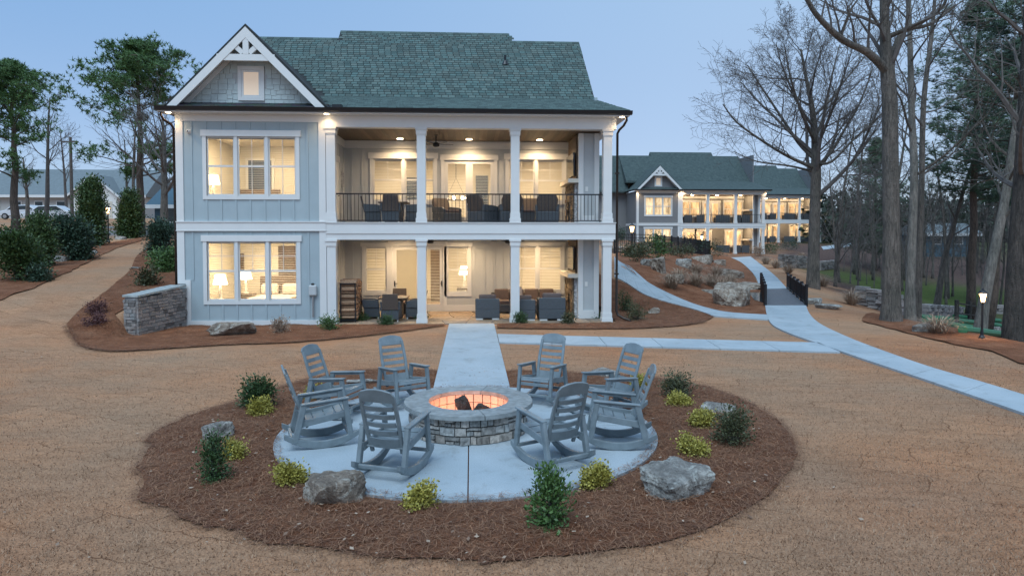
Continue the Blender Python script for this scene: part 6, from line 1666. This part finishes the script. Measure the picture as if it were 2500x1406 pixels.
# ================================================================== TREES
def grow(m_, p, d, length, r, lvl, cfg, rg, depth=0):
    """one limb and, from it, its smaller limbs"""
    nseg = cfg['seg'][lvl]; pts = [p.copy()]; rad = [r]; q = p.copy(); dd = d.copy(); end_r = max(cfg['tip'], r * cfg['taper'][lvl])
    for i in range(nseg):
        w = cfg['wob'][lvl]
        dd = (dd + Vector((rg.gauss(0, w), rg.gauss(0, w), rg.gauss(0, w) + cfg['up'][lvl]))).normalized()
        q = q + dd * (length / nseg); pts.append(q.copy()); rad.append(r + (end_r - r) * (i + 1) / nseg)
    m_.tube(pts, rad, cfg['n'][lvl], cap=False)
    if lvl + 1 >= cfg['levels']: return
    k = cfg['kids'][lvl]; k = max(1, int(k * rg.uniform(.8, 1.2) + .5))
    for j in range(k):
        t = cfg['start'][lvl] + (1 - cfg['start'][lvl]) * (j + rg.uniform(.1, .9)) / k
        x = t * nseg; i = min(int(x), nseg - 1); b = pts[i].lerp(pts[i + 1], x - i); bd = (pts[i + 1] - pts[i]).normalized()
        ang = radians(rg.gauss(cfg['ang'][lvl], 9)); ax = bd.orthogonal().normalized(); ax.rotate(Matrix.Rotation(j * 2.4 + rg.uniform(-.5, .5), 3, bd))
        nd = bd.copy(); nd.rotate(Matrix.Rotation(ang, 3, ax))
        rr = (rad[i] + (rad[i + 1] - rad[i]) * (x - i)) * cfg['rk'][lvl]
        grow(m_, b, nd, length * cfg['lk'][lvl] * (1.1 - .55 * t) * rg.uniform(.8, 1.2), max(cfg['tip'], rr), lvl + 1, cfg, rg, depth + 1)
SPREAD = dict(levels=5, seg=[8, 7, 6, 5, 3], wob=[.04, .09, .12, .14, .16], up=[.05, .07, .04, .02, .01], taper=[.35, .2, .2, .25, .6], n=[10, 6, 4, 3, 3], kids=[16, 9, 7, 5], start=[.36, .22, .2, .15], ang=[52, 40, 42, 44], rk=[.46, .5, .5, .55], lk=[.72, .52, .48, .5], tip=.007)
TALL = dict(levels=4, seg=[10, 7, 5, 3], wob=[.03, .1, .14, .16], up=[.03, .08, .04, .02], taper=[.3, .2, .25, .6], n=[10, 5, 3, 3], kids=[12, 7, 5], start=[.4, .25, .2], ang=[55, 42, 45], rk=[.4, .48, .5], lk=[.32, .5, .5], tip=.008)
SAPL = dict(levels=4, seg=[8, 5, 4, 3], wob=[.06, .1, .14, .16], up=[.03, .08, .03, .02], taper=[.25, .25, .3, .6], n=[6, 4, 3, 3], kids=[12, 6, 4], start=[.25, .2, .2], ang=[42, 42, 45], rk=[.45, .5, .55], lk=[.42, .5, .5], tip=.008)
def bare_tree(label, base, h, r, cfg, seed, bark='bark', lean=(0, 0), group=None, trunk_pts=None, limbs=(), name='bare_tree'):
    rg = random.Random(seed); root = empty(name, base); tag(root, label, 'tree', group)
    tk = MB(); cr = MB()
    if trunk_pts is None:
        d = Vector((lean[0], lean[1], 1)).normalized(); n_ = 12; pts = []; q = Vector((0, 0, -.3)); dd = d.copy()
        for i in range(n_ + 1):
            pts.append(q.copy()); dd = (dd + Vector((rg.gauss(0, .025), rg.gauss(0, .025), 0)) + Vector((0, 0, .02))).normalized(); q = q + dd * (h / n_)
        rad = [r * (1.45 if i == 0 else 1.12 if i == 1 else 1) * (1 - .8 * (i / n_) ** 1.15) + .01 for i in range(n_ + 1)]
    else:
        pts = [Vector(p) - Vector(base) for p, _ in trunk_pts]; rad = [x for _, x in trunk_pts]; n_ = len(pts) - 1
        pts, rad = spline([v.to_4d() if False else v for v in pts], 4), [rad[min(int(i / 4), n_)] + (rad[min(int(i / 4) + 1, n_)] - rad[min(int(i / 4), n_)]) * ((i % 4) / 4) for i in range(4 * n_ + 1)]
        n_ = len(pts) - 1
    tk.tube(pts, rad, 14); tk.build('trunk', bark, root, smooth=True)
    lb = MB()
    for lp, r0 in limbs:
        L = spline([Vector(p) - Vector(base) for p in lp], 4); rr = [r0 * (1 - .72 * i / (len(L) - 1)) for i in range(len(L))]
        lb.tube(L, rr, 8, cap=False)
        for i in range(4, len(L) - 1, 1 if cfg['levels'] == 5 else 2):
            dd = (L[i + 1] - L[i]).normalized(); ax = dd.orthogonal().normalized(); ax.rotate(Matrix.Rotation(rg.uniform(0, 6.3), 3, dd)); nd = dd.copy(); nd.rotate(Matrix.Rotation(radians(rg.uniform(35, 60)), 3, ax)); nd.z = abs(nd.z) * .8 + .1
            grow(cr, L[i], nd.normalized(), h * (.2 if cfg['levels'] == 5 else .13) * rg.uniform(.7, 1.3), rr[i] * .4, 2 if cfg['levels'] == 5 else 1, cfg, rg)
    if limbs: lb.build('limb', bark, root, smooth=True)
    k = int(cfg['kids'][0])
    for j in range(k):
        t = cfg['start'][0] + (1 - cfg['start'][0]) * (j + rg.uniform(.1, .9)) / k; x = t * n_; i = min(int(x), n_ - 1); b = pts[i].lerp(pts[i + 1], x - i); bd = (pts[i + 1] - pts[i]).normalized()
        ang = radians(rg.gauss(cfg['ang'][0], 8)); ax = bd.orthogonal().normalized(); ax.rotate(Matrix.Rotation(j * 2.4 + rg.uniform(-.4, .4), 3, bd)); nd = bd.copy(); nd.rotate(Matrix.Rotation(ang, 3, ax))
        rr = rad[i] * cfg['rk'][0]; grow(cr, b, nd, h * cfg['lk'][0] * (1.12 - .62 * t) * rg.uniform(.85, 1.15), rr, 1, cfg, rg)
    cr.build('crown', 'twig' if bark != 'pale_bark' else 'bark', root)
    return root
def pine(label, base, h, r, seed, mat='needle_pine', crown=.5, width=.28, nl=46, tufts=9, lean=(0, 0), group=None, blade=.24, bark='pine_bark', name='pine_tree', dome=False):
    rg = random.Random(seed); root = empty(name, base); tag(root, label, 'pine', group)
    n_ = 10; pts = [Vector((lean[0] * h * (i / n_) + rg.gauss(0, .05), lean[1] * h * (i / n_) + rg.gauss(0, .05), -.3 + (h + .3) * i / n_)) for i in range(n_ + 1)]
    rad = [r * (1.2 if i == 0 else 1) * (1 - .85 * i / n_) + .01 for i in range(n_ + 1)]
    MB().tube(pts, rad, 12).build('trunk', bark, root, smooth=True)
    br, nd = MB(), MB()
    def tuft(c, k):
        sh = rg.random() * .5
        for _ in range(k):
            d = Vector((rg.gauss(0, 1), rg.gauss(0, 1), rg.gauss(.35, .8))).normalized(); s = d.orthogonal().normalized() * blade * .10; l_ = blade * rg.uniform(.7, 1.2)
            nd.tri(c + s, c - s, c + d * l_, min(1, sh + rg.uniform(0, .5)))
    for j in range(nl):
        t = (1 - crown) + crown * (j + rg.random()) / nl; x = t * n_; i = min(int(x), n_ - 1); b = pts[i].lerp(pts[i + 1], x - i)
        u = (t - (1 - crown)) / crown
        if dome and u < .5 and rg.random() < .62: continue
        L = h * width * (sin(pi * min(1, .18 + u * .86)) ** .7) * rg.uniform(.55, 1.15)
        a = j * 2.4 + rg.uniform(-.5, .5); dd = Vector((cos(a), sin(a), .12 + .5 * u)).normalized(); q = b.copy(); lp = [q.copy()]
        for _ in range(5):
            dd = (dd + Vector((rg.gauss(0, .1), rg.gauss(0, .1), rg.gauss(.04, .08)))).normalized(); q = q + dd * L / 5; lp.append(q.copy())
        br.tube(lp, [max(.012, rad[i] * .32 * (1 - .8 * m / 5)) for m in range(6)], 4, cap=False)
        for m in range(2, 6):
            for _ in range(3):
                e = lp[m] + Vector((rg.gauss(0, 1), rg.gauss(0, 1), rg.gauss(.25, .5))) * L * .15; br.tube([lp[m], e], [.015, .006], 3, cap=False)
                for _ in range(tufts): tuft(e + Vector((rg.gauss(0, 1), rg.gauss(0, 1), rg.gauss(0, .55))) * blade * .85, 9)
    br.build('branches', bark, root, kind='stuff'); nd.build('crown', mat, root)
    return root
# ---- right hand trees
b1 = P(1985, 705, 37); b1.z = ground(b1.x, b1.y)
def at(px, py, Y): return P(px, py, Y)
bare_tree('broad spreading bare tree in front of the far building', b1, 13.0, .34, dict(SPREAD, lk=[.5, .52, .5, .52], start=[.3, .2, .18, .15], kids=[16, 10, 7, 5]), 3, 'bark', trunk_pts=[(b1 + Vector((0, 0, -.3)), .42), (at(1986, 640, 37), .31), (at(1990, 500, 37), .28), (at(1992, 420, 37), .27), (at(1990, 340, 37.1), .2), (at(1982, 260, 37.2), .14), (at(1968, 190, 37.3), .09), (at(1955, 120, 37.3), .05)],
          limbs=[([at(1992, 412, 37), at(1930, 385, 36.6), at(1870, 350, 36), at(1800, 300, 35.5), at(1765, 255, 35.2)], 0.108), ([at(1990, 390, 37), at(1950, 350, 37.5), at(1910, 290, 38), at(1860, 215, 38.5), at(1825, 160, 39)], 0.115), ([at(1994, 408, 37), at(2030, 370, 37.5), at(2060, 320, 38), at(2100, 250, 38.4), at(2130, 170, 38.6)], 0.108), ([at(1992, 400, 37), at(2030, 395, 36), at(2080, 345, 35.5), at(2130, 300, 35), at(2160, 270, 34.6)], 0.086), ([at(1990, 350, 37), at(1955, 270, 36), at(1930, 190, 35.6), at(1915, 110, 35.3)], 0.101), ([at(1990, 340, 37), at(2015, 270, 38), at(2030, 190, 38.4), at(2050, 110, 38.6)], 0.094), ([at(1990, 420, 37), at(1925, 405, 37.5), at(1850, 395, 38.5), at(1790, 370, 39)], 0.072)])
b2 = P(2175, 785, 22.4); b2.z = ground(b2.x, b2.y)
bare_tree('thick trunked tall bare tree with one great limb at the wood edge', b2, 17.0, .33, dict(TALL, start=[.6, .25, .2], lk=[.24, .5, .5]), 5, 'bark', trunk_pts=[(b2 + Vector((0, 0, -.3)), .44), (at(2176, 740, 22.4), .30), (at(2176, 560, 22.4), .26), (at(2174, 400, 22.4), .25), (at(2172, 250, 22.4), .24), (at(2166, 165, 22.4), .22), (at(2160, 60, 22.4), .15), (at(2158, -120, 22.4), .13), (at(2155, -330, 22.4), .05)],
          limbs=[([at(2168, 178, 22.4), at(2120, 130, 22.0), at(2060, 100, 21.6), at(2005, 50, 21.2), at(1972, 0, 21), at(1950, -90, 20.8)], .15), ([at(2172, 185, 22.4), at(2184, 120, 22.8), at(2210, 75, 23), at(2270, 60, 23.4), at(2330, 15, 23.8)], .13), ([at(2170, 90, 22.4), at(2215, 70, 22.1), at(2290, 30, 21.8), at(2330, -40, 21.5)], .09), ([at(2050, 96, 21.6), at(2065, 55, 21.4), at(2080, 20, 21.2), at(2110, -20, 21)], .06)])
b3 = P(2222, 775, 24); b3.z = ground(b3.x, b3.y)
bare_tree('slim pale bare tree just right of the thick trunk', b3, 15, .15, TALL, 7, 'pale_bark', trunk_pts=[(b3 + Vector((0, 0, -.3)), .24), (at(2222, 700, 24), .16), (at(2228, 560, 24), .14), (at(2232, 420, 24), .13), (at(2226, 280, 24.2), .11), (at(2222, 120, 24.3), .09), (at(2218, -60, 24.4), .06), (at(2214, -250, 24.4), .03)])
b4 = P(2238, 740, 27); b4.z = ground(b4.x, b4.y)
bare_tree('leaning thin bare tree crossing the slim pale one', b4, 14, .12, TALL, 9, 'bark', trunk_pts=[(b4 + Vector((0, 0, -.3)), .2), (at(2245, 600, 27), .12), (at(2250, 450, 27), .11), (at(2255, 250, 27.3), .1), (at(2275, 80, 27.5), .08), (at(2290, -100, 27.6), .04)])
b5 = P(2390, 800, 25); b5.z = ground(b5.x, b5.y)
bare_tree('pale leaning trunk behind the right lamp post', b5, 14, .17, TALL, 11, 'pale_bark', trunk_pts=[(b5 + Vector((0, 0, -.4)), .28), (at(2402, 740, 25), .2), (at(2430, 600, 25), .17), (at(2455, 480, 25), .15), (at(2475, 340, 25), .13), (at(2510, 150, 25), .1), (at(2530, -60, 25), .05)])
b6 = P(2478, 835, 20.5); b6.z = ground(b6.x, b6.y)
bare_tree('dark thick trunk at the right picture edge', b6, 15, .27, TALL, 13, 'dark_bark', trunk_pts=[(b6 + Vector((0, 0, -.4)), .42), (at(2478, 760, 20.5), .3), (at(2486, 600, 20.5), .27), (at(2496, 450, 20.5), .25), (at(2506, 250, 20.5), .22), (at(2515, 0, 20.5), .16), (at(2522, -250, 20.5), .06)])
b7 = P(2285, 725, 38); b7.z = ground(b7.x, b7.y)
bare_tree('mid wood bare tree forking low beyond the pale trunks', b7, 11, .17, TALL, 15, 'bark', lean=(.12, 0))
def pb(px, py, Y):
    q = P(px, py, Y); return Vector((q.x, Y, ground(q.x, Y)))
pine('tall pine with dark tiers right of the thick trunk', pb(2372, 700, 36), 18, .24, 21, 'needle_far', .62, .2, 54, 8)
pine('leaning dark pine near the right picture edge', pb(2405, 740, 30), 18.5, .22, 22, 'needle_far', .6, .19, 50, 8, lean=(.12, 0))
pine('dark low pine behind the thick trunk', pb(2135, 560, 66), 13, .25, 23, 'needle_far', .86, .22, 40, 7, blade=.36)
pine('pine behind the right edge trunks', pb(2475, 640, 44), 18, .28, 25, 'needle_far', .62, .24, 56, 8, blade=.32)
# ---- trees deeper in the wood
pa_ = bare_tree('x', (0, 0, 0), 12, .15, TALL, 31, 'bark'); pc_ = bare_tree('x', (0, 0, 0), 9, .09, SAPL, 32, 'bark'); pd_ = bare_tree('x', (0, 0, 0), 6, .05, SAPL, 33, 'twig')
ua, uc, ud = [False], [False], [False]; rg = random.Random(90)
for i in range(13):
    px = 2050 + 38 * i + rg.uniform(-12, 12); Y = rg.uniform(50, 78); place(pa_, ua, pb(px, 600, Y), rg.uniform(0, 6), 'tall bare tree deep in the dark wood', 'tree', 'bare trees deep in the wood', rg.uniform(.75, 1.2))
for i in range(18):
    px = 2050 + 26 * i + rg.uniform(-8, 8); Y = rg.uniform(44, 68)
    if abs(px - 2175) < 30 and Y < 40: continue
    place(pc_, uc, pb(px, 600, Y), rg.uniform(0, 6), 'slender bare sapling inside the wood', 'tree', 'saplings in the wood', rg.uniform(.6, 1.15))
for i in range(26):
    px = 2060 + 18 * i + rg.uniform(-6, 6); Y = rg.uniform(46, 70); place(pd_, ud, pb(px, 600, Y), rg.uniform(0, 6), 'bushy twiggy thicket shrub on the wood floor', 'shrub', 'twiggy thicket of the wood', rg.uniform(.5, 1.1))
for i, (px, Y, h, lb) in enumerate([(2050, 48, 8.5, 'thin bare tree just right of the spreading tree'), (2095, 55, 8, 'thin bare tree before the far green lawn'), (2040, 42, 6, 'small leaning bare tree by the pale stone wall')]):
    bare_tree(lb, pb(px, 600, Y), h, .1, SAPL, 50 + i, 'bark', lean=(.05 * (i - 1), 0))
# far evergreen mass behind the wood and the far lawn
m_ = MB(); rg = random.Random(14)
for i in range(60):
    px = rg.uniform(2000, 2620); Y = rg.uniform(92, 125); c = pb(px, 560, Y); w = rg.uniform(3, 5); h = rg.uniform(4.5, 8)
    cl, _ = leaf_cloud(260, rg, w, w, h, .8, 'ball', asp=.7); o = len(m_.v); m_.v += [(x + c.x, y + c.y, z + c.z) for x, y, z in cl.v]; m_.f += [tuple(k + o for k in f) for f in cl.f]; m_.c += cl.c
o = m_.build('treeline', 'leaf_far', kind='stuff'); o['label'] = 'dark far belt of evergreen trees behind the lawn and wood'
# ---- left hand trees
pine('tall round crowned pine left of the house', pb(345, 560, 52), 14.0, .3, 61, 'needle_pine', .68, .36, 66, 9, blade=.3, dome=True)
pine('broad pine at the left picture edge', pb(38, 560, 56), 13.2, .32, 62, 'needle_pine', .76, .34, 60, 8, blade=.3, dome=True)
def pole_tree(label, px, top, Y, r):
    b = pb(px, 560, Y); t = P(px, top, Y); bare_tree(label, b, t.z - b.z, r, dict(SAPL, kids=[5, 3, 2], start=[.45, .3, .3]), int(px), 'bark')
pole_tree('slim bare trunk left of the round crowned pine', 325, 265, 50, .13)
pole_tree('shorter slim bare trunk beside it', 318, 330, 54, .12)
bare_tree('gnarled bare tree between pine and house', pb(398, 560, 44), 8.2, .26, dict(SPREAD, levels=4), 66, 'bark')
bare_tree('fine twigged bare tree right of the edge pine', pb(112, 560, 62), 11.5, .2, TALL, 67, 'twig')
bare_tree('low bare tree behind the utility pole', pb(165, 560, 75), 9.5, .16, TALL, 68, 'twig')
bare_tree('bare tree in front of the pale cottage', pb(68, 560, 66), 6.5, .2, TALL, 69, 'bark')
